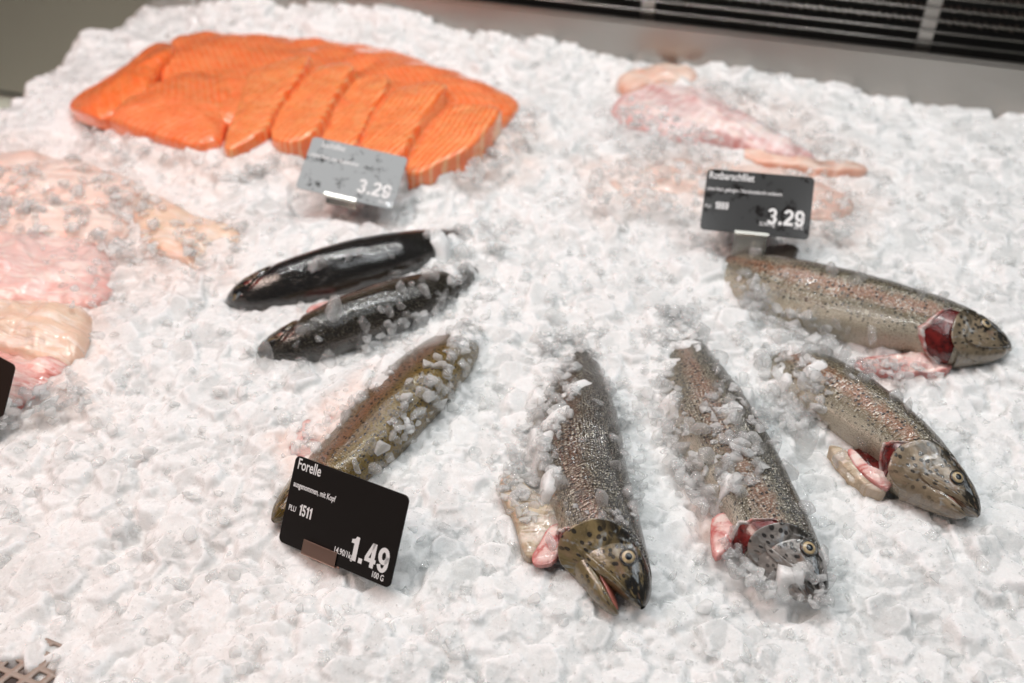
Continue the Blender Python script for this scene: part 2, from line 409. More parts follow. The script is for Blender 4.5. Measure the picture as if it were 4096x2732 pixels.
gr = empty('air_grille', tuple(A1 * [1, 1, 0] + N * .03), 'dark air return grille of thin steel wires above the back steel panel', 'grille')
Lw = np.linalg.norm(W1 - W0)
def along(p0, z, off): return p0 + N * off + np.array([0, 0, z])
def rod(name, a, b, r, mat, parent, seg=8):
    a = Vector(a); b = Vector(b); d = (b - a); q = d.to_track_quat('Z', 'Y').to_matrix()
    bm = bmesh.new(); bmesh.ops.create_cone(bm, segments=seg, radius1=r, radius2=r, depth=d.length, cap_ends=True)
    bmesh.ops.transform(bm, matrix=Matrix.Translation((a + b) / 2) @ q.to_4x4(), verts=bm.verts)
    o = bm_obj(name, bm, mat, None, True); adopt(o, parent); return o
for k in range(12):
    z = BT + .007 + k * .0115
    rod('wire', along(W0, z, .016), along(W1, z, .016), .0009, M_CHROME, gr)
for px in (2590, 3690):
    q = P(px, 60 if px < 3000 else 200, BT); t = (q - W0) @ U
    c = W0 + U * t
    o = slab('support_strip', along(c - U * .007, 0, .019), along(c + U * .007, 0, .019), BT - .02, .30, .003, M_STEEL, None); adopt(o, gr)
# finned element in the dark behind the wires
fin = bmesh.new()
for row in range(7):
    z = BT + .012 + row * .0135
    for k in range(int(Lw / .0075)):
        c = Vector(along(W0 + U * (k * .0075), z, .06 + .004 * (k % 2)))
        bmesh.ops.create_cone(fin, segments=4, radius1=.0028, radius2=.0008, depth=.012, matrix=Matrix.Translation(c) @ Matrix.Rotation(R(90), 4, 'X'))
M_FIN = plain('dark_fins', (.055, .042, .034), .4)
o = bm_obj('cooling_fins', fin, M_FIN); adopt(o, gr); tag(o, kind='stuff')
# steel well that holds the ice, and the shelf beyond its left end
M_SHELF = plain('dull_shelf_grey', (.52, .56, .47), .55)
bm = bmesh.new()
vs = [bm.verts.new(v) for v in [(-3, -.5, -.16), (2, -.5, -.16), (2, 1.9, -.16), (-3, 2.6, -.16)]]; bm.faces.new(vs)
tag(bm_obj('counter_well', bm, M_SHELF), kind='structure')
pa, pb = P(470, 60, -.16), P(575, 60, -.16)
post = slab('corner_post', pa * [1, 1, 0] + [0, -.02, 0], pb * [1, 1, 0] + [0, -.02, 0], -.16, .25, .06, M_DARKSTEEL, None, .004)
tag(post, 'dark upright steel post behind the left end of the ice', 'post')
# ------------------------------------------------------------------ drain grate, bottom left
gz = -.007
M_GRATE = plain('grate_metal', (.34, .265, .22), .4)
M_TRAY = plain('rusty_tray', (.12, .035, .022), .5)
c0 = P(47, 2657, gz); ga = P(47 + 55, 2657 + 24, gz) - c0; gb = P(47 + 57, 2657 - 43, gz) - c0
gbm = bmesh.new()
def sq(t, rr):      # rounded rhombus in lattice coordinates
    a = t * 2 * math.pi; c, s_ = math.cos(a), math.sin(a)
    e = .42; return rr * math.copysign(abs(c) ** e, c), rr * math.copysign(abs(s_) ** e, s_)
for i in range(-9, 5):
    for j in range(-7, 8):
        ctr = c0 + ga * i + gb * j
        px, py = proj(ctr)
        if not (-500 < px < 215 and 2555 < py < 3300): continue
        outer = []; inner = []
        n = 24
        for q in range(n):
            a = 2 * math.pi * (q / n) + math.pi / 4
            c, s_ = math.cos(a), math.sin(a); m = max(abs(c), abs(s_)); uo, vo = .5 * c / m, .5 * s_ / m
            e = .45; ui, vi = .34 * math.copysign(abs(c) ** e, c), .34 * math.copysign(abs(s_) ** e, s_)
            outer.append(gbm.verts.new(ctr + ga * uo + gb * vo)); inner.append(gbm.verts.new(ctr + ga * ui + gb * vi + [0, 0, .0004]))
        for q in range(n): gbm.faces.new((outer[q], outer[(q + 1) % n], inner[(q + 1) % n], inner[q]))
bmesh.ops.remove_doubles(gbm, verts=gbm.verts[:], dist=.0004)
grt = bm_obj('drain_grate', gbm, M_GRATE, None, True)
sm = grt.modifiers.new('thick', 'SOLIDIFY'); sm.thickness = .0018; sm.offset = -1
tag(grt, 'perforated metal drain grate showing from under the ice, bottom left corner', 'grate')
bm = bmesh.new()
vs = [bm.verts.new((-.5, .15, gz - .03)), bm.verts.new((.0, .15, gz - .03)), bm.verts.new((.0, .40, gz - .03)), bm.verts.new((-.5, .40, gz - .03))]; bm.faces.new(vs)
tag(bm_obj('drip_tray', bm, M_TRAY), kind='structure')

# ------------------------------------------------------------------ price cards
def card_material(name, sheen, col=(.010, .008, .007), sheen_col=(.33, .36, .37), scale=70, seed=0):
    t = NT(name); p = t.obj()
    if not sheen: return t.done(t.bsdf(Base_Color=col, Roughness=.42, Specular_IOR_Level=.22))
    mp = t.n('ShaderNodeMapping'); t.put(mp.inputs[0], p); mp.inputs['Location'].default_value = (seed, seed * 2, 0)
    n = t.noise(mp.outputs[0], scale, 4, .6); v = t.noise(mp.outputs[0], scale * 2.3, 2, .5)
    wet = t.math('MULTIPLY', t.ramp(n, .53, .64), t.ramp(v, .35, .5))
    right = t.ramp(t.n('ShaderNodeSeparateXYZ').outputs[0], .0, .02) if False else None
    f = t.math('MULTIPLY', t.math('SUBTRACT', 1., wet), sheen)
    c = t.mix(f, col, sheen_col)  # grey lamp reflection painted into the card colour as a misty film
    return t.done(t.bsdf(Base_Color=c, Roughness=t.math('ADD', .12, t.math('MULTIPLY', f, .5)), Specular_IOR_Level=.5, Coat_Weight=t.math('MULTIPLY', wet, .5), Coat_Roughness=.05))
def print_material(name, col):
    t = NT(name); return t.done(t.bsdf(Base_Color=col, Roughness=.5))
M_PRINT = print_material('white_print', (.78, .78, .78))
M_COPPER = metal('brown_clip_metal', (.58, .36, .28), .3)
M_CLIP = metal('clip_steel', (.62, .60, .55), .25)
CWID, CHEI = .0856, .054
def text(parent, s, x, y, size, mat, name, sx=.72, bold=0., align='LEFT'):
    cu = bpy.data.curves.new(name, 'FONT'); cu.body = s; cu.size = size; cu.offset = bold; cu.align_x = align
    cu.extrude = .00005; cu.resolution_u = 3; cu.space_character = 1.0
    o = bpy.data.objects.new(name, cu); COL.objects.link(o)
    dg = bpy.context.evaluated_depsgraph_get(); me = bpy.data.meshes.new_from_object(o.evaluated_get(dg))
    bpy.data.objects.remove(o)
    me.materials.clear(); me.materials.append(mat)
    o = bpy.data.objects.new(name, me); COL.objects.link(o); o.parent = parent
    o.location = (x, y, .00065); o.scale = (sx, 1, 1); return o
def arc(cx, cy_, rx, ry, a0, a1, n=14):
    return [(cx + rx * math.cos(R(a0 + (a1 - a0) * i / n)), cy_ + ry * math.sin(R(a0 + (a1 - a0) * i / n))) for i in range(n + 1)]
def strip(outer, inner): return [(outer[i], outer[i + 1], inner[i + 1], inner[i]) for i in range(len(outer) - 1)]
DIG = {   # heavy numerals, unit height, (width, polygons)
 '1': (.46, [[(.20, 0), (.44, 0), (.44, 1), (.27, 1), (.20, .88), (.04, .84), (.04, .69), (.20, .69)]]),
 '.': (.30, [[(.06, 0), (.27, 0), (.27, .21), (.06, .21)]]),
 '4': (.64, [[(.34, 0), (.55, 0), (.55, .2), (.34, .2)], [(.02, .2), (.63, .2), (.63, .37), (.02, .37)], [(.02, .37), (.22, .37), (.50, 1), (.32, 1)], [(.34, .37), (.55, .37), (.55, 1), (.34, 1)]]),
 '9': (.62, strip(arc(.31, .66, .30, .35, -180, 180, 28), arc(.31, .66, .10, .16, -180, 180, 28)) + strip(arc(.31, .36, .30, .37, 0, -165), arc(.31, .36, .10, .2, 0, -165)) + [[(.41, .36), (.61, .36), (.61, .68), (.41, .68)]]),
 '3': (.60, strip(arc(.29, .72, .28, .29, 165, -80), arc(.29, .72, .09, .13, 165, -80)) + strip(arc(.29, .29, .30, .31, 80, -165), arc(.29, .29, .09, .14, 80, -165)) + [[(.22, .43), (.34, .43), (.34, .60), (.22, .60)]]),
 '2': (.62, strip(arc(.30, .70, .30, .31, 170, -30), arc(.30, .70, .10, .14, 170, -30)) + [[(.02, 0), (.60, 0), (.60, .19), (.02, .19)], [(.02, .19), (.30, .19), (.575, .53), (.40, .64)]])}
DIG['5'] = (.61, [[(.06, .81), (.57, .81), (.57, 1), (.06, 1)], [(.06, .45), (.25, .45), (.25, .81), (.06, .81)]] + strip(arc(.30, .32, .30, .33, 115, -165), arc(.30, .32, .10, .14, 115, -165)))
DIG['6'] = (.62, [[(.62 - a, 1 - b) for a, b in q] for q in DIG['9'][1]])
DIG['8'] = (.62, strip(arc(.31, .74, .28, .27, 0, 360, 28), arc(.31, .74, .09, .11, 0, 360, 28)) + strip(arc(.31, .29, .30, .30, 0, 360, 28), arc(.31, .29, .10, .13, 0, 360, 28)))
DIG['0'] = (.62, strip(arc(.31, .5, .30, .51, 0, 360, 28), arc(.31, .5, .10, .32, 0, 360, 28)))
def price(parent, s, xr, y, h, mat, sx=.92, name='price_text'):
    wtot = sum(DIG[c][0] for c in s) + .05 * (len(s) - 1); x = xr - wtot * h * sx; V, F = [], []
    for c in s:
        for poly in DIG[c][1]:
            F.append(list(range(len(V), len(V) + len(poly)))); V += [(x + a * h * sx, y + b * h, 0) for a, b in poly]
        x += (DIG[c][0] + .05) * h * sx
    me = bpy.data.meshes.new(name); me.from_pydata(V, [], F); me.update(); me.materials.append(mat)
    o = bpy.data.objects.new(name, me); COL.objects.link(o); o.parent = parent; o.location = (0, 0, .0007)
    bm = bmesh.new(); bm.from_mesh(me)
    for f in bm.faces:
        f.normal_update()
        if f.normal.z < 0: f.normal_flip()
    bm.to_mesh(me); bm.free(); return o
def make_card(Rm, T, label, mat, clip_x, clip_w, lip, clip_mat, texts, stem=.03, stem_mat=None):
    root = bpy.data.objects.new('price_card', None); COL.objects.link(root); root.empty_display_size = .02
    M = Matrix([list(r) + [t] for r, t in zip(Rm, T)] + [[0, 0, 0, 1]])
    root.matrix_world = M
    tag(root, label, 'price card', 'price cards standing in the ice')
    bm = bmesh.new(); pts = []; rr = .0036
    for cx, cy_, a0 in ((1, 1, 0), (-1, 1, 90), (-1, -1, 180), (1, -1, 270)):
        for k in range(7):
            a = R(a0 + 15 * k); pts.append((cx * (CWID / 2 - rr) + rr * math.cos(a), cy_ * (CHEI / 2 - rr) + rr * math.sin(a)))
    f0 = bm.faces.new([bm.verts.new((x, y, .0005)) for x, y in pts])
    e = bmesh.ops.extrude_face_region(bm, geom=[f0]); bmesh.ops.translate(bm, vec=(0, 0, -.001), verts=[v for v in e['geom'] if isinstance(v, bmesh.types.BMVert)])
    bmesh.ops.recalc_face_normals(bm, faces=bm.faces[:])
    bmesh.ops.bevel(bm, geom=[e_ for e_ in bm.edges if abs(e_.verts[0].co.z - e_.verts[1].co.z) < 1e-6 and len(e_.link_faces) == 2], offset=.0002, segments=1, affect='EDGES')
    bm_obj('card_face', bm, mat, root)
    for s, x, y, size, nm, sx, bold, al in texts:
        if nm == 'price_text': price(root, s, x, y, size * .80, M_PRINT)
        elif nm == 'code_number_text': price(root, s, x + .0115, y, size * .78, M_PRINT, .68, nm)
        else: text(root, s, x, y, size, M_PRINT, nm, sx, bold, al)
    # folded metal clip: lip in front, fold under the edge, stem going down into the ice
    y0 = -CHEI / 2
    prof = [(lip, .0016), (lip, .0011), (-.0006, .0011), (-.0010, .0004), (-.0006, -.0012), (.010, -.0012), (.010, -.0017), (-.0012, -.0017), (-.0018, .0004), (-.0010, .0016)]
    bm = bmesh.new(); rows = []
    for x in (clip_x - clip_w / 2, clip_x + clip_w / 2): rows.append([bm.verts.new((x, y0 + a, b)) for a, b in prof])
    for q in range(len(prof)): bm.faces.new((rows[0][q], rows[0][(q + 1) % len(prof)], rows[1][(q + 1) % len(prof)], rows[1][q]))
    bm.faces.new(rows[0][::-1]); bm.faces.new(rows[1])
    bmesh.ops.recalc_face_normals(bm, faces=bm.faces[:])
    bmesh.ops.bevel(bm, geom=bm.edges[:], offset=.00015, segments=1, affect='EDGES')
    c = bm_obj('clip', bm, clip_mat, root)
    inv = M.inverted().to_3x3(); dn = (inv @ Vector((0, 0, -1))); dn = (dn + Vector((0, -.8, 0)).normalized() * .5).normalized()
    bm = bmesh.new()
    top = [Vector((clip_x + sx * clip_w * .48, y0 + .004, -.0019)) for sx in (-1, 1)]
    vs = [bm.verts.new(v) for v in (top[0], top[1], top[1] + dn * stem, top[0] + dn * stem)]
    f = bm.faces.new(vs); e = bmesh.ops.extrude_face_region(bm, geom=[f]); bmesh.ops.translate(bm, vec=(0, 0, -.0006), verts=[v for v in e['geom'] if isinstance(v, bmesh.types.BMVert)])
    bmesh.ops.recalc_face_normals(bm, faces=bm.faces[:])
    bm_obj('stem', bm, stem_mat or clip_mat, root)
    return root
RF = [[0.8488, 0.2183, -0.4816], [-0.5101, 0.578, -0.637], [0.1393, 0.7863, 0.602]]
X0 = -CWID / 2
make_card(RF, (-.0994, .3787, .0224), 'black price card reading Forelle 1.49 in front of the yellow-brown trout', card_material('black_card', 0), -.0102, .026, .0078, M_COPPER, [
    ('Forelle', X0 + .0028, .0195, .0094, 'name_text', .70, .00012, 'LEFT'),
    ('ausgenommen, mit Kopf', X0 + .0028, .0085, .0049, 'description_text', .68, .00008, 'LEFT'),
    ('PLU', X0 + .0028, -.0062, .0048, 'code_text', .72, .00004, 'LEFT'),
    ('1511', X0 + .0095, -.0070, .0088, 'code_number_text', .70, .0001, 'LEFT'),
    ('1.49', X0 + .0815, -.0200, .0178, 'price_text', .84, .00075, 'RIGHT'),
    ('14.90/1kg', X0 + .0565, -.0197, .0052, 'kilo_price_text', .72, .00006, 'RIGHT'),
    ('100 G', X0 + .0805, -.0245, .0050, 'unit_text', .72, .00006, 'RIGHT')])
RR = [[0.9717, 0.1699, -0.1638], [-0.2329, 0.803, -0.5486], [0.0383, 0.5712, 0.8199]]
make_card(RR, (.1986, .6897, .0431), 'dark price card with painted grey sheen, reading Rotbarschfilet 3.29 below the red-skinned fillets', card_material('sheened_black_card', .10, scale=60), -.0015, .027, .0018, M_CLIP, [
    ('Rotbarschfilet', X0 + .0020, .0185, .0092, 'name_text', .70, .00012, 'LEFT'),
    ('ohne Haut, gefangen / Nordostatlantik verfeinert', X0 + .0016, .0080, .0046, 'description_text', .66, .00004, 'LEFT'),
    ('PLU', X0 + .0016, -.0075, .0042, 'code_text', .72, .00002, 'LEFT'),
    ('1869', X0 + .0090, -.0080, .0082, 'code_number_text', .72, .00008, 'LEFT'),
    ('3.29', X0 + .0810, -.0170, .0172, 'price_text', .84, .0007, 'RIGHT'),
    ('32.90/1kg', X0 + .0585, -.0188, .0044, 'kilo_price_text', .72, .00003, 'RIGHT'),
    ('100 G', X0 + .0805, -.0192, .0042, 'unit_text', .72, .00003, 'RIGHT')], stem=.034)
RS = [[0.9748, 0.207, 0.0835], [-0.1472, 0.8774, -0.4565], [-0.1678, 0.4327, 0.8858]]
make_card(RS, tuple(CAMV + (np.array([-.1449, .7906, .0126]) - CAMV) * .955), 'grey price card with painted sheen, reading 3.29 leaning in front of the salmon', card_material('sheened_card', 1.0, scale=75, seed=3), -.0035, .028, .0022, M_CLIP, [
    ('Lachsfilet', X0 + .0100, .0185, .0080, 'name_text', .70, .00006, 'LEFT'),
    ('ohne Haut, aus Aquakultur', X0 + .0030, .0070, .0050, 'description_text', .80, .0001, 'LEFT'),
    ('3.29', X0 + .0800, -.0180, .0172, 'price_text', .84, .0007, 'RIGHT'),
    ('100 G', X0 + .0790, -.0235, .0044, 'unit_text', .72, .00003, 'RIGHT')], stem=.010)
RL = np.array(RF) @ np.array(Matrix.Rotation(R(-5), 3, 'Z'))
TL = P(64, 1462, .045) - RL @ np.array([CWID / 2, CHEI / 2, 0])
make_card(RL, tuple(TL), 'dark brown price card cut off by the left edge, among the pink fillets', card_material('brown_black_card', 0, col=(.02, .011, .008)), 0, .026, .0078, M_COPPER, [])
# ------------------------------------------------------------------ fish flesh
def chaikin(P_, it=2):
    P_ = np.asarray(P_, float)
    for _ in range(it):
        Q = np.roll(P_, -1, 0); P_ = np.stack([.75 * P_ + .25 * Q, .25 * P_ + .75 * Q], 1).reshape(-1, P_.shape[1])
    return P_
def resample(P_, n):
    Q = np.vstack([P_, P_[:1]]); d = np.r_[0, np.cumsum(np.linalg.norm(np.diff(Q, axis=0), axis=1))]
    t = np.linspace(0, d[-1], n, endpoint=False)
    return np.stack([np.interp(t, d, Q[:, k]) for k in range(P_.shape[1])], 1)
def pillow(name, outline, z, th, mat, p=3.0, round_it=2, n=110, rings=16, tilt=(0, 0), bumpy=.0015, skirt=.012, axis=0., seed=0, center=None, parent=None, lump=.03):
    zz = np.full(len(outline), z) if np.isscalar(z) else np.asarray(z, float)
    B = np.array([P(x, y, h) for (x, y), h in zip(outline, zz)])
    B = resample(chaikin(B, round_it), n)
    C = P(*center, float(np.mean(zz))) if center else B.mean(0)
    V = []; co = []; rad = np.sin(np.linspace(0, 1, rings) * math.pi / 2) ** .8
    ca, sa = math.cos(axis), math.sin(axis)
    for r in rad:
        Q = C + (B - C) * r
        h = th * (1 - r ** p) ** (1 / p)
        x, y = Q[:, 0] - C[0], Q[:, 1] - C[1]
        hz = Q[:, 2] + h * (1 + tilt[0] * x / .05 + tilt[1] * y / .05)
        hz = hz + bumpy * 2 * vnoise(Q[:, 0], Q[:, 1], 50 + seed, lump) * (h / th) ** .3 + bumpy * vnoise(Q[:, 0], Q[:, 1], 51 + seed, lump * .35) * (h / th) ** .3
        V.append(np.c_[Q[:, 0], Q[:, 1], hz]); co.append(np.c_[x * ca + y * sa, -x * sa + y * ca, np.full(n, r)])
    Q = C + (B - C) * .97; Q[:, 2] -= skirt; V.append(Q)
    co.append(np.c_[(Q[:, 0] - C[0]) * ca + (Q[:, 1] - C[1]) * sa, -(Q[:, 0] - C[0]) * sa + (Q[:, 1] - C[1]) * ca, np.full(n, 1.1)])
    V = np.concatenate(V); F = grid_faces(rings + 1, n, True)
    o = mesh_obj(name, V, F, mat, parent)
    at = o.data.attributes.new('fco', 'FLOAT_VECTOR', 'POINT'); at.data.foreach_set('vector', np.concatenate(co).astype(np.float32).ravel())
    return o
def salmon_material(name, base, line, lines=170, linestr=.8, chevron=1.0, dark=.0):
    t = NT(name); at = t.n('ShaderNodeAttribute', attribute_name='fco').outputs['Vector']; p = t.pos()
    sx = t.n('ShaderNodeSeparateXYZ'); t.put(sx.inputs[0], at)
    nz = t.noise(p, 60, 3, .6)
    # myomere lines: chevrons across the fillet
    ph = t.math('ADD', t.math('MULTIPLY', sx.outputs[0], lines * 6.283), t.math('MULTIPLY', t.math('ABSOLUTE', t.math('ADD', sx.outputs[1], .004)), lines * 5.0 * chevron))
    ph = t.math('ADD', ph, t.math('MULTIPLY', nz, 4.0))
    wv = t.ramp(t.math('SINE', ph), .3, 1.0)
    n2 = t.noise(p, 200, 4, .65)
    mp = t.n('ShaderNodeMapping'); t.put(mp.inputs[0], at); mp.inputs['Scale'].default_value = (40, 260, 1)
    grain = t.noise(mp.outputs[0], 1.0, 4, .6)
    col = t.mix(t.ramp(nz, .3, .7), base, tuple(c * k for c, k in zip(base, (1.0, .72, .55))))
    col = t.mix(t.math('MULTIPLY', t.ramp(grain, .45, .75), .35), col, line)
    col = t.mix(t.math('MULTIPLY', wv, linestr), col, line)
    col = t.mix(t.math('MULTIPLY', t.ramp(n2, .58, .75), dark), col, (.25, .06, .04))
    nb = t.bump(t.math('ADD', t.math('MULTIPLY', wv, .8), t.math('ADD', n2, grain)), .45, .0012)
    return t.done(t.bsdf(Base_Color=col, Roughness=t.ramp(n2, .3, .7, .22, .42), Subsurface_Weight=.5, Subsurface_Radius=(1.0, .35, .18), Subsurface_Scale=.004, Normal=nb, Coat_Weight=1.0, Coat_Roughness=.07))
M_SAL = salmon_material('salmon_flesh', (.94, .245, .072), (.98, .45, .24), 120, .4, .9)
M_SALP = salmon_material('salmon_portion_flesh', (.95, .245, .060), (1.0, .56, .28), 165, .75, .15)
M_SALT = salmon_material('salmon_tail_flesh', (.95, .235, .060), (.95, .36, .16), 90, .2, .3)
salm = []
def salmon(label, outline, z, th, mat, cat='salmon', group='salmon fillets and cuts', **kw):
    o = pillow('salmon_fillet' if 'portion' not in label else 'salmon_portion', outline, z, th, mat, **kw)
    tag(o, label, cat, group); salm.append(o); return o
salmon('long orange salmon fillet lying along the back of the salmon pile', [(650, 215), (690, 172), (720, 150), (850, 142), (1180, 165), (1500, 195), (1640, 235), (1760, 285), (1930, 335), (1990, 370), (2090, 418), (2060, 470), (1990, 540), (1900, 640), (1700, 690), (1500, 640), (1250, 560), (900, 520), (680, 440), (640, 330)], .018, .014, M_SAL, p=3.2, bumpy=.0025, axis=-.22, center=(1330, 390), n=160)
salmon('broad orange salmon fillet at the left front of the pile, under the cut portions', [(400, 480), (520, 395), (640, 345), (860, 300), (1010, 320), (960, 430), (905, 520), (890, 610), (780, 612), (640, 570), (500, 530)], .016, .017, M_SAL, p=3., bumpy=.002, axis=-.35, seed=2)
salmon('pointed orange salmon tail piece draped over the left end of the pile', [(272, 440), (285, 412), (350, 385), (420, 330), (520, 268), (600, 200), (650, 172), (700, 176), (705, 205), (672, 245), (640, 275), (620, 320), (590, 375), (520, 440), (430, 490), (340, 462)], [.012]*3 + [.016]*3 + [.02]*2 + [.03]*2 + [.028]*3 + [.022]*3, .012, M_SALT, p=2.2, bumpy=.001, axis=.6, seed=3)
por = [('leftmost cut salmon portion with white striped face, beside the broad fillet', [(890, 640), (905, 560), (950, 470), (985, 345), (1010, 318), (1120, 300), (1262, 283), (1258, 320), (1190, 410), (1110, 500), (1085, 560), (1000, 610)], .50),
 ('second cut salmon portion from the left, striped and glossy', [(1070, 575), (1110, 500), (1190, 400), (1262, 330), (1330, 322), (1450, 335), (1400, 400), (1345, 480), (1300, 560), (1240, 615), (1130, 615)], .48),
 ('cut salmon portion behind the grey price card', [(1280, 600), (1300, 540), (1350, 470), (1408, 365), (1490, 358), (1575, 372), (1560, 430), (1500, 500), (1450, 600), (1400, 660), (1300, 640)], .46),
 ('cut salmon portion with pale top edge, right above the grey price card', [(1430, 640), (1480, 540), (1545, 450), (1585, 408), (1680, 402), (1800, 412), (1795, 450), (1730, 520), (1660, 600), (1612, 690), (1500, 690)], .44),
 ('rightmost cut salmon portion with fanned white lines, right of the grey card', [(1600, 715), (1660, 620), (1740, 540), (1800, 470), (1900, 480), (2020, 505), (2000, 560), (1930, 620), (1880, 655), (1780, 690), (1690, 720)], .40)]
for i, (lab, ol, ax) in enumerate(por):
    cx_, cy_ = np.mean(ol, 0); ol = [(cx_ + (a - cx_) * .965, cy_ + (b - cy_) * .985) for a, b in ol]
    salmon(lab, ol, .020 - .001 * (i % 3), .016 + .003 * (i % 2), M_SALP, cat='salmon cut', p=9, round_it=1, bumpy=.0010, axis=-.53 + .2 * (i - 2) * .3, seed=5 + i, tilt=(.6 - .15 * (i % 2), .1), lump=.02, skirt=.02)
# pale fillets
def flesh_material(name, base, blush, amt=.5, stripes=0., orange=(.80, .40, .22), fs=1.):
    t = NT(name); at = t.n('ShaderNodeAttribute', attribute_name='fco').outputs['Vector']; p = t.pos()
    sx = t.n('ShaderNodeSeparateXYZ'); t.put(sx.inputs[0], at)
    n = t.noise(p, 28 * fs, 4, .6, .8); n2 = t.noise(p, 120 * fs, 4, .65)
    mp = t.n('ShaderNodeMapping'); t.put(mp.inputs[0], at); mp.inputs['Scale'].default_value = (25, 170, 1)
    gr_ = t.noise(mp.outputs[0], 1.0, 4, .6, .5)
    col = t.mix(t.math('MULTIPLY', t.ramp(n, .42, .68), amt), base, blush)
    col = t.mix(t.math('MULTIPLY', t.ramp(gr_, .48, .62), .6), col, (.90, .80, .74))
    col = t.mix(t.math('MULTIPLY', t.ramp(sx.outputs[2], .80, 1.0), .55 * amt + .1), col, blush)
    col = t.mix(t.math('MULTIPLY', t.ramp(n2, .6, .75), .35 * amt), col, orange)
    if stripes:
        wv = t.ramp(t.math('SINE', t.math('ADD', t.math('MULTIPLY', sx.outputs[0], 6.283 * 95), t.math('MULTIPLY', n2, 5))), .2, .9)
        col = t.mix(t.math('MULTIPLY', wv, stripes), col, (.93, .86, .86))
    nb = t.bump(t.math('ADD', n2, t.math('MULTIPLY', gr_, 2.)), .6, .0022)
    return t.done(t.bsdf(Base_Color=col, Roughness=.26, Subsurface_Weight=.6, Subsurface_Radius=(1, .6, .5), Subsurface_Scale=.004, Normal=nb, Coat_Weight=.5, Coat_Roughness=.08))
M_F_PINK = flesh_material('pink_fillet_flesh', (.80, .58, .54), (.72, .32, .28), .55)
M_F_CREAM = flesh_material('cream_fillet_flesh', (.80, .60, .46), (.74, .42, .32), .35)
M_F_PALE = flesh_material('pale_fillet_flesh', (.80, .64, .57), (.74, .45, .36), .45)
M_F_RED = flesh_material('red_fillet_flesh', (.78, .44, .40), (.60, .17, .14), .7)
M_SKIN = flesh_material('redfish_skin', (.84, .70, .68), (.52, .13, .12), .65, .30)
M_SKIN2 = flesh_material('orange_redfish_flesh', (.82, .60, .49), (.75, .32, .20), .6)
def fillet(label, outline, z, th, mat, grp='pale fish fillets at the left', **kw):
    o = pillow('fish_fillet', outline, z, th, mat, **kw); tag(o, label, 'fish fillet', grp); return o
fillet('pale orange fillet half buried in ice, topmost at the left edge', [(-160, 625), (120, 615), (340, 655), (540, 720), (620, 800), (520, 840), (250, 830), (-160, 800)], .002, .013, M_F_PALE, p=2., bumpy=.005, lump=.025, axis=-.1, seed=11)
fillet('pale beige fillet with reddish rim, ending at the far left of the trout', [(520, 820), (620, 770), (760, 860), (880, 920), (985, 935), (960, 990), (850, 1100), (700, 1050), (560, 1000)], .002, .013, M_F_CREAM, p=2., bumpy=.005, axis=-.4, seed=12)
fillet('faint peach fillet under ice at the left edge, above the pink fillet', [(-160, 790), (200, 800), (460, 850), (560, 930), (430, 1000), (150, 985), (-160, 975)], .002, .013, M_F_PALE, p=2., bumpy=.005, lump=.025, axis=0, seed=13)
fillet('pink fillet at the left edge, above the glossy cream fillet', [(-160, 960), (120, 930), (350, 960), (450, 1030), (470, 1140), (410, 1240), (300, 1240), (60, 1220), (-160, 1230)], .003, .014, M_F_PINK, p=2., bumpy=.005, lump=.022, axis=-.1, seed=14)
fillet('glossy cream fillet at the left edge above the dark price card', [(-160, 1210), (80, 1205), (260, 1215), (375, 1260), (370, 1330), (345, 1420), (290, 1470), (200, 1500), (120, 1450), (0, 1400), (-160, 1370)], .008, .014, M_F_CREAM, p=1.9, bumpy=.005, lump=.022, axis=-.35, seed=15)
fillet('rosy red fillet folded under the cream one, beside the dark price card', [(-160, 1390), (0, 1400), (130, 1440), (230, 1500), (330, 1460), (370, 1480), (330, 1560), (250, 1570), (240, 1640), (120, 1640), (-160, 1650)], .000, .015, M_F_RED, p=1.9, bumpy=.004, lump=.02, axis=-.3, seed=16)
fillet('faint pink fillet under ice just below the salmon', [(700, 640), (820, 640), (960, 680), (1020, 730), (900, 740), (760, 700)], .002, .008, M_F_PALE, bumpy=.003, axis=-.3, seed=17)
RG = 'redfish fillets at the upper right'
fillet('red-skinned redfish fillet with silvery cross stripes, above the Rotbarschfilet card', [(2440, 440), (2470, 395), (2580, 350), (2760, 350), (2880, 410), (3010, 490), (3150, 565), (3290, 640), (3200, 662), (3050, 630), (2900, 575), (2750, 575), (2600, 555), (2500, 520), (2450, 485)], .003, .019, M_SKIN, RG, p=1.9, bumpy=.004, lump=.02, axis=-.6, seed=21)
fillet('small orange-pink fillet behind the red-skinned one', [(2450, 340), (2540, 300), (2680, 285), (2800, 320), (2780, 370), (2640, 360), (2500, 400)], .006, .017, M_SKIN2, RG, bumpy=.003, axis=.1, seed=22)
fillet('thin orange-edged fillet tail right of the red-skinned fillet', [(2920, 605), (3060, 625), (3230, 645), (3400, 650), (3500, 690), (3350, 690), (3160, 680), (3000, 650)], .0015, .006, M_SKIN2, RG, bumpy=.003, axis=-.1, seed=23)
fillet('pink fillet mostly under ice behind the Rotbarschfilet card', [(2400, 780), (2480, 700), (2640, 640), (2900, 660), (3250, 720), (3400, 800), (3420, 880), (3300, 920), (2950, 860), (2650, 830), (2430, 820)], -.003, .010, M_F_PALE, RG, bumpy=.006, axis=-.1, seed=24)
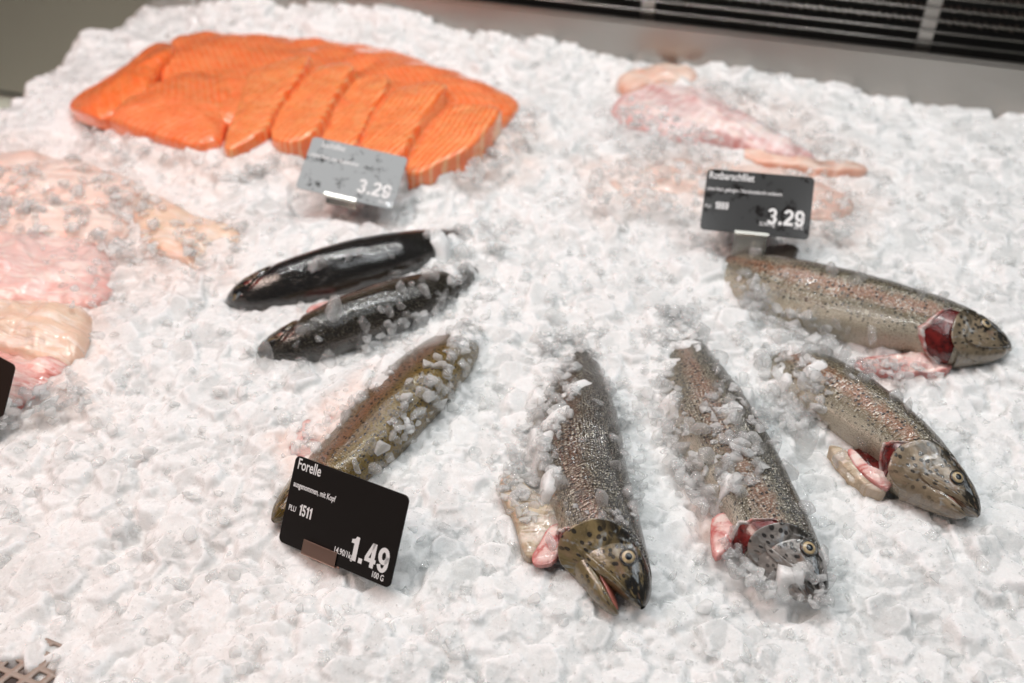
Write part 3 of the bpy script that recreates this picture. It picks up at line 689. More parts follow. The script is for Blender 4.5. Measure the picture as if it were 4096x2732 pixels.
# ------------------------------------------------------------------ trout
PROF = np.array([  # u, dorsal, ventral, half width   (all in body lengths)
 (0, .006, .008, .006), (.006, .018, .015, .014), (.02, .034, .028, .026), (.045, .051, .046, .040), (.08, .067, .066, .052), (.12, .080, .082, .060),
 (.17, .092, .096, .066), (.22, .101, .106, .071), (.30, .112, .118, .076), (.40, .116, .122, .076), (.50, .110, .114, .069),
 (.60, .094, .094, .057), (.70, .074, .072, .043), (.80, .054, .051, .029), (.88, .042, .040, .018), (.93, .040, .040, .012), (.96, .044, .044, .006)])
def catmull(Q, n):
    Q = np.asarray(Q, float); A = np.vstack([2 * Q[0] - Q[1], Q, 2 * Q[-1] - Q[-2]]); out = []
    m = len(Q) - 1
    for t in np.linspace(0, m, n):
        i = min(int(t), m - 1); f = t - i; p0, p1, p2, p3 = A[i], A[i + 1], A[i + 2], A[i + 3]
        out.append(.5 * (2 * p1 + (p2 - p0) * f + (2 * p0 - 5 * p1 + 4 * p2 - p3) * f * f + (3 * p1 - p0 - 3 * p2 + p3) * f ** 3))
    return np.array(out)
def trout_material(name, back, mid, belly, stripe, stripe_amt=.5, glints=1.0, spots=1.0, wet=.25, cheek=(.2, .155, .08), bk=1.):
    t = NT(name); at = t.n('ShaderNodeAttribute', attribute_name='fco').outputs['Vector']
    sx = t.n('ShaderNodeSeparateXYZ'); t.put(sx.inputs[0], at)
    s, arc, c = sx.outputs
    hm = t.n('ShaderNodeAttribute', attribute_name='head').outputs['Fac']        # 1 on the head, 0 on the scaled body
    v2 = t.n('ShaderNodeCombineXYZ'); t.put(v2.inputs[0], s); t.put(v2.inputs[1], arc)
    uv = v2.outputs[0]
    n1 = t.noise(uv, 45, 4, .6); n2 = t.noise(uv, 300, 4, .65)
    cc = t.math('ADD', c, t.math('MULTIPLY', t.math('SUBTRACT', n1, .5), .5))
    col = t.mix(t.ramp(cc, .25, .75), mid, back)
    col = t.mix(t.ramp(cc, -.25, -.75), col, belly)
    st = t.math('MULTIPLY', t.ramp(t.math('ABSOLUTE', t.math('SUBTRACT', cc, .12)), .30, .02), stripe_amt)
    col = t.mix(st, col, stripe)
    # scales: staggered small cells
    mp = t.n('ShaderNodeMapping'); t.put(mp.inputs[0], uv); mp.inputs['Scale'].default_value = (1, .8, 1)
    vd0 = t.n('ShaderNodeTexVoronoi', voronoi_dimensions='2D'); t.put(vd0.inputs['Vector'], mp.outputs[0]); vd0.inputs['Scale'].default_value = 700; vd0.inputs['Randomness'].default_value = .6; vd = vd0.outputs['Distance']; vc = t.n('ShaderNodeTexVoronoi', voronoi_dimensions='2D'); t.put(vc.inputs['Vector'], mp.outputs[0]); vc.inputs['Scale'].default_value = 700; vc.inputs['Randomness'].default_value = .6
    sc = t.n('ShaderNodeSeparateColor'); t.put(sc.inputs[0], vc.outputs['Color']); rnd = sc.outputs[0]
    body = t.math('SUBTRACT', 1., hm)
    edge = t.math('MULTIPLY', t.ramp(vd, .35, .75), body)
    col = t.mix(t.math('MULTIPLY', edge, t.ramp(n1, .3, .65, .2, .6)), col, (.025, .020, .014))
    blk = t.ramp(t.noise(uv, 620, 3, .7), .53, .64, 0., .9)
    col = t.mix(t.math('MULTIPLY', blk, t.ramp(c, -.6, .2, .35, 1.)), col, tuple(c * .25 for c in back))
    wht = t.ramp(t.noise(uv, 800, 3, .7, .3), .58, .70, 0., .6 * min(glints, 1.2))
    col = t.mix(t.math('MULTIPLY', wht, body), col, (.60, .55, .42))
    gl = t.math('MULTIPLY', t.math('MULTIPLY', t.ramp(rnd, .5, .95), t.ramp(vd, .5, .2)), t.math('MULTIPLY', body, t.ramp(n1, .35, .6, .2, 1.)))
    col = t.mix(t.math('MULTIPLY', gl, .5 * glints), col, (.62, .58, .46))
    # dark spots
    vs = t.n('ShaderNodeTexVoronoi', voronoi_dimensions='2D'); t.put(vs.inputs['Vector'], uv); vs.inputs['Scale'].default_value = 260
    sc2 = t.n('ShaderNodeSeparateColor'); t.put(sc2.inputs[0], vs.outputs['Color'])
    sp = t.math('MULTIPLY', t.ramp(vs.outputs['Distance'], .30, .20), t.math('GREATER_THAN', sc2.outputs[0], .5))
    vs2 = t.n('ShaderNodeTexVoronoi', voronoi_dimensions='2D'); t.put(vs2.inputs['Vector'], uv); vs2.inputs['Scale'].default_value = 200
    sc3 = t.n('ShaderNodeSeparateColor'); t.put(sc3.inputs[0], vs2.outputs['Color'])
    sp2 = t.math('MULTIPLY', t.ramp(vs2.outputs['Distance'], .27, .19), t.math('GREATER_THAN', sc3.outputs[0], .2))
    spot = t.math('ADD', t.math('MULTIPLY', sp, body), t.math('MULTIPLY', sp2, hm), clamp=True)
    spot = t.math('MULTIPLY', spot, t.math('MULTIPLY', t.ramp(c, -.9, -.5), spots))
    # head: dark crown, golden brown cheeks
    hc = t.mix(t.ramp(t.math('ADD', c, t.math('ADD', t.math('MULTIPLY', t.math('SUBTRACT', n1, .5), .9), t.ramp(s, .022, .004, 0., .9))), .05, .55), cheek, tuple(b * .45 for b in back))
    hc = t.mix(t.math('MULTIPLY', t.ramp(t.noise(uv, 120, 4, .6, .5), .48, .66), .6), hc, tuple(min(.8, q * 1.7) for q in cheek))
    hc = t.mix(t.math('MULTIPLY', t.ramp(t.noise(uv, 160, 3, .6, .8), .48, .64, 0., .85), t.ramp(c, -.3, .4, .4, 1.)), hc, tuple(b * .8 for b in back))
    hc = t.mix(t.ramp(t.noise(uv, 70, 2), .55, .75, 0., .6), hc, (.32, .19, .13))
    hc = t.mix(t.ramp(t.noise(uv, 95, 3, .6, 1.), .56, .68, 0., .55), hc, (.34, .40, .44))
    col = t.mix(hm, col, hc)
    col = t.mix(t.math('MULTIPLY', spot, .88), col, (.010, .009, .008))
    nb = t.bump(t.math('SUBTRACT', 1.0, t.math('ADD', vd, t.math('MULTIPLY', rnd, .5))), .55, .0010 * bk)
    nbm = t.n('ShaderNodeMix', data_type='VECTOR'); t.put(nbm.inputs[0], hm); t.put(nbm.inputs[4], nb); t.put(nbm.inputs[5], t.bump(t.math('ADD', n2, t.math('MULTIPLY', n1, 3.)), .5, .0005))
    nn = nbm.outputs[1]
    return t.done(t.bsdf(Base_Color=col, Metallic=t.math('MULTIPLY', gl, .5), Roughness=t.math('ADD', wet, t.math('MULTIPLY', n2, .12)), Specular_IOR_Level=.6, Normal=nn, Coat_Weight=1.0, Coat_Roughness=.06, Coat_Normal=nn))
M_SILVER = trout_material('silvery_trout_skin', (.036, .030, .018), (.165, .135, .080), (.46, .41, .31), (.30, .115, .06), .7, 2.0, wet=.18, cheek=(.20, .155, .10))
M_OLIVE = trout_material('olive_trout_skin', (.013, .010, .006), (.058, .043, .022), (.32, .27, .19), (.12, .055, .035), .5, 1.2, wet=.2, cheek=(.16, .12, .055))
M_STEELY = trout_material('steely_trout_skin', (.026, .024, .017), (.135, .115, .078), (.44, .40, .32), (.26, .12, .075), .6, 1.6, wet=.18, cheek=(.20, .185, .17))
M_DARK = trout_material('dark_trout_skin', (.006, .005, .004), (.022, .017, .009), (.10, .06, .035), (.05, .03, .016), .3, .1, wet=.1, bk=.22)
M_BROWN = trout_material('brown_trout_skin', (.016, .012, .006), (.075, .052, .026), (.30, .21, .14), (.26, .12, .085), .8, .25, wet=.13, bk=.4)
M_YELLOW = trout_material('yellow_brown_trout_skin', (.16, .098, .007), (.125, .075, .026), (.34, .26, .18), (.22, .095, .05), .7, .35, wet=.15, bk=.6)
def flat(name, col, rough=.25, var=.3, **kw):
    t = NT(name); n = t.noise(t.pos(), 220, 4, .65)
    return t.done(t.bsdf(Base_Color=t.mix(t.ramp(n, .35, .7), col, tuple(c * (1 - var) for c in col)), Roughness=rough, Normal=t.bump(n, .5, .001), Coat_Weight=.5, Coat_Roughness=.06, **kw))
M_CAV = flat('raw_gill_red', (.16, .012, .010), .22, .75)
M_MOUTH = flat('mouth_pink', (.42, .13, .10), .3, .4)
M_BELLY = flesh_material('belly_flesh', (.80, .56, .52), (.50, .09, .08), 1., fs=3.)
M_BELLYSKIN = flesh_material('cream_belly_skin', (.60, .50, .37), (.33, .25, .16), .9, orange=(.10, .08, .06), fs=2.5)
M_IRIS = flat('gold_iris', (.46, .35, .20), .15, .5)
M_PUPIL = flat('pupil', (.006, .012, .018), .05, .2)
M_FIN = flat('dark_fin', (.035, .030, .024), .3, .5)
FISH = []
def trout(label, line, zs, mat, roll=15., girth=1., eye=True, gape=0., flare=.012, cut=0., fin=False, head_end=.22, mouth=True, eye_at=(.080, 62), gill=True, wound=None, wide=1.):
    """line: tail to snout, in the picture's pixels; zs: height of the mid line over the ice level"""
    Q = np.array([P(x, y, z) for (x, y), z in zip(line, zs)])
    Cv = catmull(Q[::-1], 240); seg = np.r_[0, np.cumsum(np.linalg.norm(np.diff(Cv, axis=0), axis=1))]; L = seg[-1]
    root = empty('trout', tuple(Cv[100] * [1, 1, 0]), label, 'trout', 'whole gutted trout fanned out on the ice')
    ro = R(roll)
    def frame(u):
        s = np.clip(u, 0, 1) * L
        c = np.stack([np.interp(s, seg, Cv[:, k]) for k in range(3)], -1)
        e = .02 * L; s0, s1 = np.clip(s - e, 0, L), np.clip(s + e, 0, L)
        t = np.stack([np.interp(s0, seg, Cv[:, k]) - np.interp(s1, seg, Cv[:, k]) for k in range(3)], -1)
        t /= np.linalg.norm(t, axis=-1, keepdims=True)
        h = np.stack([-t[..., 1], t[..., 0], 0 * t[..., 0]], -1); h /= np.linalg.norm(h, axis=-1, keepdims=True)
        z = np.cross(t, h)
        z *= np.sign(z[..., 2:3])
        d = h * math.cos(ro) + z * math.sin(ro); n = z * math.cos(ro) - h * math.sin(ro)
        return c, t, d, n
    def surf(u, phi, off=0.):
        u, phi = np.broadcast_arrays(np.asarray(u, float), np.asarray(phi, float))
        c, t, d, n = frame(u)
        yd, yv, wd = (np.interp(u, PROF[:, 0], PROF[:, k]) * L * girth for k in (1, 2, 3))
        if cut: yv = yv * (1 - cut * np.interp(u, [.16, .22, .40, .62], [0, 1, .8, 0]))
        if gape: yv = yv * (1 - .45 * np.interp(u, [0, .05, .13], [1, 1, 0]))
        co, si = np.cos(phi), np.sin(phi)
        yy = np.where(co > 0, yd, yv) * np.sign(co) * np.abs(co) ** .82
        ww = wd * np.sign(si) * np.abs(si) ** .86 * wide
        return c + d * (yy + off * co)[..., None] + n * (ww + off * si)[..., None]
    def setco(o, U, PHI, head):
        at = o.data.attributes.new('fco', 'FLOAT_VECTOR', 'POINT')
        at.data.foreach_set('vector', np.stack([U * L, PHI * .19 * L * .5, np.cos(PHI)], -1).astype(np.float32).ravel())
        ah = o.data.attributes.new('head', 'FLOAT', 'POINT'); ah.data.foreach_set('value', np.broadcast_to(head, U.shape).astype(np.float32).ravel())
    nu, nv = 190, 88
    uu = np.linspace(0, 1, nu) ** 1.25 * .96
    U, PH_ = np.meshgrid(uu, np.linspace(-2.4, -2.4 + 2 * math.pi, nv, endpoint=False), indexing='ij')
    off = .0016 * L * vnoise(U * L + .02 * np.cos(PH_), .02 * np.sin(PH_), 7, .012)
    V = surf(U, PH_, off)
    edge = head_end - .045 * ((PH_ - 1.75) / 1.2) ** 2
    hd = np.clip((edge - U) / .012 + .5, 0, 1)
    # the fold behind the head
    V = surf(U, PH_, off - .006 * L * np.exp(-((U - edge - .008) / .008) ** 2) * (np.sin(PH_) > 0))
    o = mesh_obj('body', V.reshape(-1, 3), np.vstack([grid_faces(nu, nv, True)]), mat)
    setco(o, U, PH_, hd); adopt(o, root)
    FISH.append((root, V.reshape(-1, 3).copy(), grid_faces(nu, nv, True)))
    def patch(name, U, PH_, OFF, m, thick=.0008, head=1.):
        V = surf(U, PH_, OFF); o = mesh_obj(name, V.reshape(-1, 3), grid_faces(*U.shape), m)
        setco(o, U, PH_, head); md = o.modifiers.new('t', 'SOLIDIFY'); md.thickness = thick; md.offset = -1
        adopt(o, root); return o
    if gill:
        a, b = np.meshgrid(np.linspace(0, 1, 20), np.linspace(0, 1, 30), indexing='ij')
        ph = R(52) + b * R(118); e = head_end + .028 - .060 * ((b - .45) / .5) ** 2
        us = max(.088, head_end - .07) + .02 * np.sin(b * 3)
        Ug = us + (e - us) * a
        OFF = L * (-.004 + .006 * np.clip(a * 3, 0, 1) + flare * a ** 1.8 + .0035 * np.sin(a * 9) * a * .5) * np.sin(np.clip(b, .03, .97) * math.pi) ** .5
        patch('gill_cover', Ug, ph, OFF, mat, .0009)
        a, b = np.meshgrid(np.linspace(0, 1, 8), np.linspace(0, 1, 24), indexing='ij')
        0 and patch('gill_opening', head_end - .03 + .055 * a - .045 * ((b - .45) / .55) ** 2, R(60) + b * R(130), L * (.0025 + 0 * a), M_CAV, .0004)
    if wound:
        u0, u1, f0, f1 = wound
        a, b = np.meshgrid(np.linspace(0, 1, 16), np.linspace(0, 1, 24), indexing='ij')
        wob = .002 * np.sin(b * 17) + .0015 * np.sin(b * 31 + 1)
        patch('open_gill', u0 + (u1 - u0) * a * (np.sin(np.clip(b, .02, .98) * math.pi) ** .5) + wob * a, R(f0) + b * R(f1 - f0), L * (.0022 - .010 * np.sin(a * 3.14) * np.sin(b * 3.14) * 0), M_CAV, .0004)
        patch('cut_edge', u0 + (u1 - u0) * (.93 + .25 * a) * (np.sin(np.clip(b, .02, .98) * math.pi) ** .5) + wob, R(f0) + b * R(f1 - f0), L * (.001 + .006 * np.sin(a * 3.14)), M_BELLY, .0005)
    if mouth:
        # upper jaw plate
        a, b = np.meshgrid(np.linspace(0, 1, 14), np.linspace(0, 1, 8), indexing='ij')
        patch('jaw_plate', .012 + .112 * a, R(104) + R(8) * a + b * R(20) * np.sin(np.clip(a * .9 + .12, 0, 1) * math.pi) ** .6, L * (.0035 + .002 * a), mat, .0012)
        # lower jaw: a trough hinged under the cheek
        c, t, d, n = (x[0] for x in frame(np.array([.135])))
        yv = np.interp(.135, PROF[:, 0], PROF[:, 2]) * L * girth
        H0 = c - d * yv * .48
        g = R(gape - 12); ax = t * math.cos(g) - d * math.sin(g); dn = -d * math.cos(g) - t * math.sin(g)
        ln = .128 * L
        A, Bq = np.meshgrid(np.linspace(0, 1, 22), np.linspace(0, 2 * math.pi, 28, endpoint=False), indexing='ij')
        wj = L * girth * (.056 * (1 - A) + .026 * A) * np.sqrt(np.clip(1 - A ** 7, 0, 1)); hj = L * girth * (.052 * (1 - A) + .020 * A) * np.sqrt(np.clip(1 - A ** 7, .0, 1))
        co, si = np.cos(Bq), np.sin(Bq)
        yy = np.where(co > 0, co, co * .18) * hj
        V = H0 + ax * (ln * A)[..., None] + dn * yy[..., None] + n * (wj * si)[..., None]
        o = mesh_obj('lower_jaw', V.reshape(-1, 3), grid_faces(22, 28, True), mat); setco(o, A * .12 + .02, np.where(si > 0, 2.0 + .5 * co, 3.6), 1.); adopt(o, root)
        V2 = H0 + ax * (ln * A * .93)[..., None] - dn * (hj * .20)[..., None] + dn * (np.where(co > 0, co * .2, co * (.9 - .75 * A)) * L * .018)[..., None] + n * (wj * .86 * si)[..., None]
        o = mesh_obj('mouth_lining', V2.reshape(-1, 3), grid_faces(22, 28, True), M_MOUTH); adopt(o, root)
    if eye:
        u0, p0 = eye_at[0], R(eye_at[1])
        Cc = surf(u0, p0); e1 = surf(u0 + .01, p0) - surf(u0 - .01, p0); e2 = surf(u0, p0 + .15) - surf(u0, p0 - .15)
        nn = np.cross(e1, e2); nn /= np.linalg.norm(nn); nn *= np.sign(nn[2])
        q = Vector(nn).to_track_quat('Z', 'Y').to_matrix().to_4x4(); r = .0126 * L
        M = Matrix.Translation(Vector(Cc + nn * .0006)) @ q
        def dome(name, rad, h, lift, m, r0=0.):
            prof = [(r0 + (1 - r0) * k / 8) for k in range(9)]
            V = [M @ Vector((rad * x * math.cos(a), rad * x * math.sin(a), lift + h * math.sqrt(max(0, 1 - x * x)) if r0 == 0 else lift + h * math.sin(math.pi * k / 8))) for k, x in enumerate(prof) for a in np.linspace(0, 2 * math.pi, 28, endpoint=False)]
            return mesh_obj(name, V, grid_faces(9, 28, True), m)
        ob = dome('eye_rim', r * 1.30, r * .22, -.0004, mat, .66); setco(ob, np.full(9 * 28, u0), np.full(9 * 28, .9), 1.); adopt(ob, root)
        ey = dome('eye', r, r * .26, .0, M_IRIS); adopt(ey, root)
        pu = dome('pupil', r * .56, r * .22, r * .16, M_PUPIL); pu.parent = ey
    if fin:
        a, b = np.meshgrid(np.linspace(0, 1, 16), np.linspace(0, 1, 8), indexing='ij')
        c, t, d, n = frame(.58 + .17 * a); base = surf(.58 + .17 * a, 0 * a)
        V = base + d * (b * L * .062 * np.sin(np.clip(a * .75 + .22, 0, 1) * math.pi) ** .7)[..., None] - t * (b * .02 * L)[..., None] + n * (.0005 * np.sin(a * 40) * b)[..., None]
        o = mesh_obj('dorsal_fin', V.reshape(-1, 3), grid_faces(16, 8), M_FIN); md = o.modifiers.new('t', 'SOLIDIFY'); md.thickness = .0009; adopt(o, root)
    a, b = np.meshgrid(np.linspace(0, 1, 10), np.linspace(-1, 1, 18), indexing='ij')
    c, t, d, n = frame(np.full(a.shape, .955))
    V = c - t * (a * L * .10 * (1 - .25 * (1 - np.abs(b))))[..., None] + d * (b * L * (.042 + .055 * a))[..., None] + n * (.0015 * np.sin(b * 25) * a)[..., None]
    o = mesh_obj('tail_fin', V.reshape(-1, 3), grid_faces(10, 18), M_FIN); md = o.modifiers.new('t', 'SOLIDIFY'); md.thickness = .001; adopt(o, root)
    def bit(name, outline, z, th, m, **kw):
        o = pillow(name, outline, z, th, m, **kw); adopt(o, root); return o
    root_bits = bit
    return root, root_bits
# the seven fish, in a fan: heads outward
tD, bD = trout('olive trout with gaping mouth and round gold eye at the front', [(2280, 1270), (2285, 1500), (2290, 1750), (2320, 1960), (2420, 2190), (2570, 2432)], [-.026, -.003, .005, .008, .011, .008], M_OLIVE, roll=24, gape=11, flare=.024, cut=.35, head_end=.130, girth=.92, eye_at=(.076, 66), wound=(.145, .185, 100, 185))
bD('belly_skin', [(1995, 1915), (2060, 1890), (2140, 1980), (2310, 2060), (2260, 2100), (2170, 2160), (2125, 2250), (2085, 2200), (2060, 2090), (2000, 1990)], .009, .004, M_BELLYSKIN, seed=31, p=2, bumpy=.002)
bD('belly_flap', [(2190, 2110), (2240, 2085), (2310, 2075), (2340, 2090), (2290, 2125), (2245, 2185), (2220, 2250), (2150, 2262), (2120, 2235), (2160, 2170)], .012, .0025, M_BELLY, seed=32, p=1.3, round_it=1, bumpy=.002, skirt=.004)
tE, bE = trout('silvery trout strewn with ice, its head under clear ice lumps', [(2670, 1240), (2728, 1420), (2835, 1690), (2960, 1935), (3100, 2150), (3288, 2405)], [-.026, -.003, .005, .008, .008, .004], M_STEELY, roll=20, flare=.014, cut=.3, gape=3, girth=.85, head_end=.115, wound=(.135, .175, 85, 175))
bE('belly_flap', [(2850, 2060), (2940, 2040), (3060, 2075), (2990, 2100), (2940, 2140), (2900, 2210), (2855, 2230), (2840, 2120)], .010, .004, M_BELLY, seed=33, p=1.3, round_it=1, skirt=.006)
tF, bF = trout('brown-backed trout with slit belly and wide eye, head pointing to the lower right', [(2850, 1270), (3080, 1430), (3250, 1550), (3410, 1665), (3575, 1790), (3735, 1925), (3915, 2065)], [-.040, -.014, .004, .010, .012, .014, .010], M_SILVER, roll=16, flare=.016, cut=.50, gape=1, eye_at=(.076, 76), head_end=.150, girth=.88, wound=(.165, .215, 90, 185))
bF('belly_cavity', [(3395, 1795), (3520, 1800), (3650, 1780), (3650, 1860), (3610, 1905), (3500, 1895), (3440, 1860)], .004, .002, M_CAV, seed=35, skirt=.004)
bF('belly_flap', [(3385, 1800), (3412, 1792), (3445, 1845), (3490, 1880), (3565, 1905), (3572, 1940), (3545, 1962), (3480, 1922), (3420, 1868)], .011, .002, M_BELLY, seed=36, p=1.3, round_it=1, bumpy=.002, skirt=.004)
bF('belly_skin', [(3310, 1775), (3380, 1790), (3440, 1875), (3550, 1960), (3540, 1985), (3460, 1950), (3380, 1880), (3325, 1810)], .007, .005, M_BELLYSKIN, seed=37, p=1.6, bumpy=.002)
tG, bG = trout('trout with raised dark back fin and red open gill, head pointing right', [(2690, 1020), (2860, 1060), (3040, 1125), (3250, 1205), (3500, 1275), (3760, 1328), (4045, 1395)], [-.036, -.014, .004, .010, .012, .014, .010], M_SILVER, roll=20, flare=.008, cut=.35, fin=True, eye_at=(.078, 76), head_end=.125, girth=.94, wound=(.140, .205, 75, 180))
bG('belly_flap', [(3400, 1475), (3430, 1440), (3500, 1420), (3640, 1410), (3730, 1405), (3800, 1445), (3815, 1480), (3700, 1490), (3500, 1495)], .004, .004, M_BELLY, seed=39, p=1.4, bumpy=.004, lump=.012)
tA, bA = trout('nearly black glossy trout seen from the back, farthest of the three on the left', [(1960, 945), (1800, 980), (1640, 1020), (1420, 1078), (1200, 1135), (1040, 1178), (905, 1215)], [-.040, -.008, .006, .010, .009, .005, -.003], M_DARK, roll=48, girth=.80, wide=1.35, eye=False, gill=False, mouth=False, head_end=.16)
tB, bB = trout('dark brown speckled trout with pinkish upper side, middle of the three on the left', [(2080, 1060), (1900, 1110), (1760, 1165), (1600, 1222), (1400, 1295), (1220, 1370), (1010, 1450)], [-.030, -.008, .005, .010, .010, .007, -.008], M_BROWN, roll=34, girth=.80, wide=1.3, eye=False, mouth=False, head_end=.16, flare=.004, gill=False)
bB('belly_flap', [(1215, 1250), (1290, 1215), (1370, 1190), (1330, 1240), (1250, 1290)], .012, .004, M_BELLY, seed=40)
tC, bC = trout('yellow-brown speckled trout running behind the Forelle price card', [(2010, 1190), (1890, 1330), (1745, 1470), (1570, 1650), (1390, 1850), (1092, 2085)], [-.040, -.010, .007, .010, .006, .001], M_YELLOW, roll=26, girth=.76, wide=1.1, eye=False, mouth=False, gill=False, head_end=.13, flare=.006)
bC('belly_flap', [(1140, 1790), (1190, 1680), (1290, 1610), (1440, 1560), (1400, 1660), (1320, 1760), (1270, 1830), (1200, 1860)], .0015, .006, M_BELLY, seed=41, p=2, bumpy=.003)
PINK_TINTS += [([(-300, 560), (450, 600), (700, 740), (1000, 900), (900, 1100), (480, 1200), (420, 1650), (250, 1750), (-300, 1750)], .38, 160),
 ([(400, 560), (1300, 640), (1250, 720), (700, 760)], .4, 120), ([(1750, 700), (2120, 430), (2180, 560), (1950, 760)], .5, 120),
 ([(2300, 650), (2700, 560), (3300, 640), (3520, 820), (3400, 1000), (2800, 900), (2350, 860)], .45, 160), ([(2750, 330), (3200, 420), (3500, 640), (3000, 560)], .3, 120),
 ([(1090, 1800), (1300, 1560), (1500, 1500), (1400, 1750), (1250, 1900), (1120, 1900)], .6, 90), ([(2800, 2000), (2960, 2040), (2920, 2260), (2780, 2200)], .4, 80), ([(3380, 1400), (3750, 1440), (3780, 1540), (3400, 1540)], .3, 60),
 ([(-300, 1800), (1100, 1900), (1300, 2900), (-300, 2900)], .10, 600)]  # last outline paints the warm light on the lower left ice
TRENCH.append((np.array([P(440, 575), P(700, 620), P(900, 668), P(1180, 640)]), .03, -.011))
TRENCH.append((np.array([P(1720, 745), P(1950, 660), P(2110, 490)]), .03, -.011))
for (x0, y0), (x1, y1), zc in (((1080, 2200), (1600, 2430), 0), ((1180, 800), (1620, 880), 0)):
    TRENCH.append((np.array([P(x0, y0), P(x1, y1)]), .035, .010))

for root, line, h in ((tD, [(2285, 1560), (2290, 1750), (2310, 1940)], -.008), (tE, [(2760, 1520), (2835, 1690), (2950, 1910)], -.008), (tF, [(2950, 1340), (3080, 1430), (3250, 1550), (3400, 1660)], -.007), (tG, [(2800, 1050), (3040, 1125), (3300, 1220)], -.006), (tC, [(1960, 1230), (1890, 1330), (1745, 1470), (1600, 1620)], -.006), (tB, [(1960, 1090), (1760, 1165), (1600, 1222)], -.005), (tA, [(1900, 955), (1700, 1005)], -.006)):
    TRENCH.append((np.array([P(x, y) for x, y in line]), .05, h))
# ------------------------------------------------------------------ loose ice lumps lying on and against the fish
from mathutils.bvhtree import BVHTree
allV = []; allF = []; k0 = 0
for ob in COL.objects:
    if ob.name.startswith(('fish_fillet', 'belly_')):
        me = ob.data; v = np.empty(len(me.vertices) * 3); me.vertices.foreach_get('co', v)
        f = np.empty(len(me.polygons) * 4, int); me.polygons.foreach_get('vertices', f)
        allV.append(v.reshape(-1, 3)); allF.append(f.reshape(-1, 4) + k0); k0 += len(me.vertices)
for root, V, F in FISH: allV.append(V); allF.append(F + k0); k0 += len(V)
tree = BVHTree.FromPolygons(np.concatenate(allV).tolist(), np.concatenate(allF).tolist())
rl = np.random.default_rng(3); LT = []
for i in range(18):
    V, F = shard(rl, int(rl.integers(12, 20)), .10, .45)
    me = bpy.data.meshes.new('ice_lump')
    me.from_pydata(V.tolist(), [], F.tolist()); me.polygons.foreach_set('use_smooth', np.ones(len(F), dtype=bool))
    at = me.attributes.new('piece', 'FLOAT', 'POINT'); at.data.foreach_set('value', np.full(len(V), rl.random(), np.float32))
    me.materials.append(M_CLEAR); LT.append(me)
FN = [(tD, 'the open-mouthed olive trout', .8), (tE, 'the silvery ice-strewn trout', 1.), (tF, 'the slit-bellied trout', .6), (tG, 'the trout with the raised fin', .6), (tA, 'the nearly black trout', .35), (tB, 'the dark brown trout', .8), (tC, 'the yellow-brown trout', .7)]
NL = 0
def lump(px, py, rpx, who=None, label=None, lift=.35, onice=True, frost=False):
    global NL
    d = ray(px, py); d = d / np.linalg.norm(d)
    hit = tree.ray_cast(Vector(CAMV), Vector(d))
    g = P(px, py, .006)
    if hit[0] is not None and hit[3] < np.linalg.norm(g - CAMV): p = np.array(hit[0]); nrm = np.array(hit[1])
    elif onice: p = g; nrm = np.array([0, 0, 1.])
    else: return
    if nrm[2] < 0: nrm = -nrm
    r = rpx * np.linalg.norm(p - CAMV) / FPX
    o = bpy.data.objects.new('ice_lump', LT[rl.integers(0, len(LT))]); COL.objects.link(o); NL += 1
    o.rotation_euler = tuple(rl.uniform(0, 6.28, 3)); o.scale = (r * 1.15 * rl.uniform(.9, 1.3), r * 1.15, r * rl.uniform(.6, 1.0)); o.location = tuple(p + nrm * r * lift)
    if label is None:
        root, fish, _ = FN[who]
        V = FISH[who][1]; kk = int(np.argmin(((V - p) ** 2).sum(1))); u = (kk // 88 / 190) ** 1.25; ph = (-2.4 + (kk % 88) * 2 * math.pi / 88 + math.pi) % (2 * math.pi) - math.pi
        part = 'the snout' if u < .08 else 'the cheek' if u < .18 else 'the shoulder' if u < .32 else 'the middle' if u < .46 else 'the rear' if u < .62 else 'the tail'
        side = 'back edge' if abs(ph) < .75 else 'belly edge' if abs(ph) > 2.3 else 'upper flank' if ph < 1.55 else 'lower flank'
        size = 'large' if rpx > 62 else 'medium' if rpx > 42 else 'small' if rpx > 28 else 'tiny'
        shape = 'flat' if o.scale[2] < .78 * r else 'long' if o.scale[0] > 1.3 * r else 'chunky'
        label = f'{size} {shape} ice lump at {part}, {side}, of {fish}'
    tag(o, label, 'ice lump', 'ice lumps lying on and against the trout')
def zl(lst, sc, ox, oy): return [(ox + x / sc, oy + y / sc, r / sc) for x, y, r in lst]
B_ = zl([(1120, 200, 45), (1130, 300, 50), (1420, 490, 62), (1560, 380, 50), (1140, 640, 60), (940, 770, 82), (1110, 720, 50), (340, 880, 125), (720, 880, 85), (560, 920, 90), (1420, 610, 60), (1300, 640, 72), (1560, 290, 60), (1330, 270, 50), (800, 860, 50), (1210, 560, 40)], 1.568, 850, 900)
C_ = zl([(1230, 1030, 55), (1310, 1060, 55), (1160, 1090, 35), (1400, 1130, 85), (1240, 1260, 55), (1220, 1360, 55), (1190, 1480, 58), (890, 1510, 60), (1100, 1450, 45), (1040, 1540, 70), (1560, 880, 50), (1600, 950, 60), (1400, 1020, 60), (1270, 1180, 40), (1500, 980, 55), (1350, 960, 40)], 1.568, 850, 900)
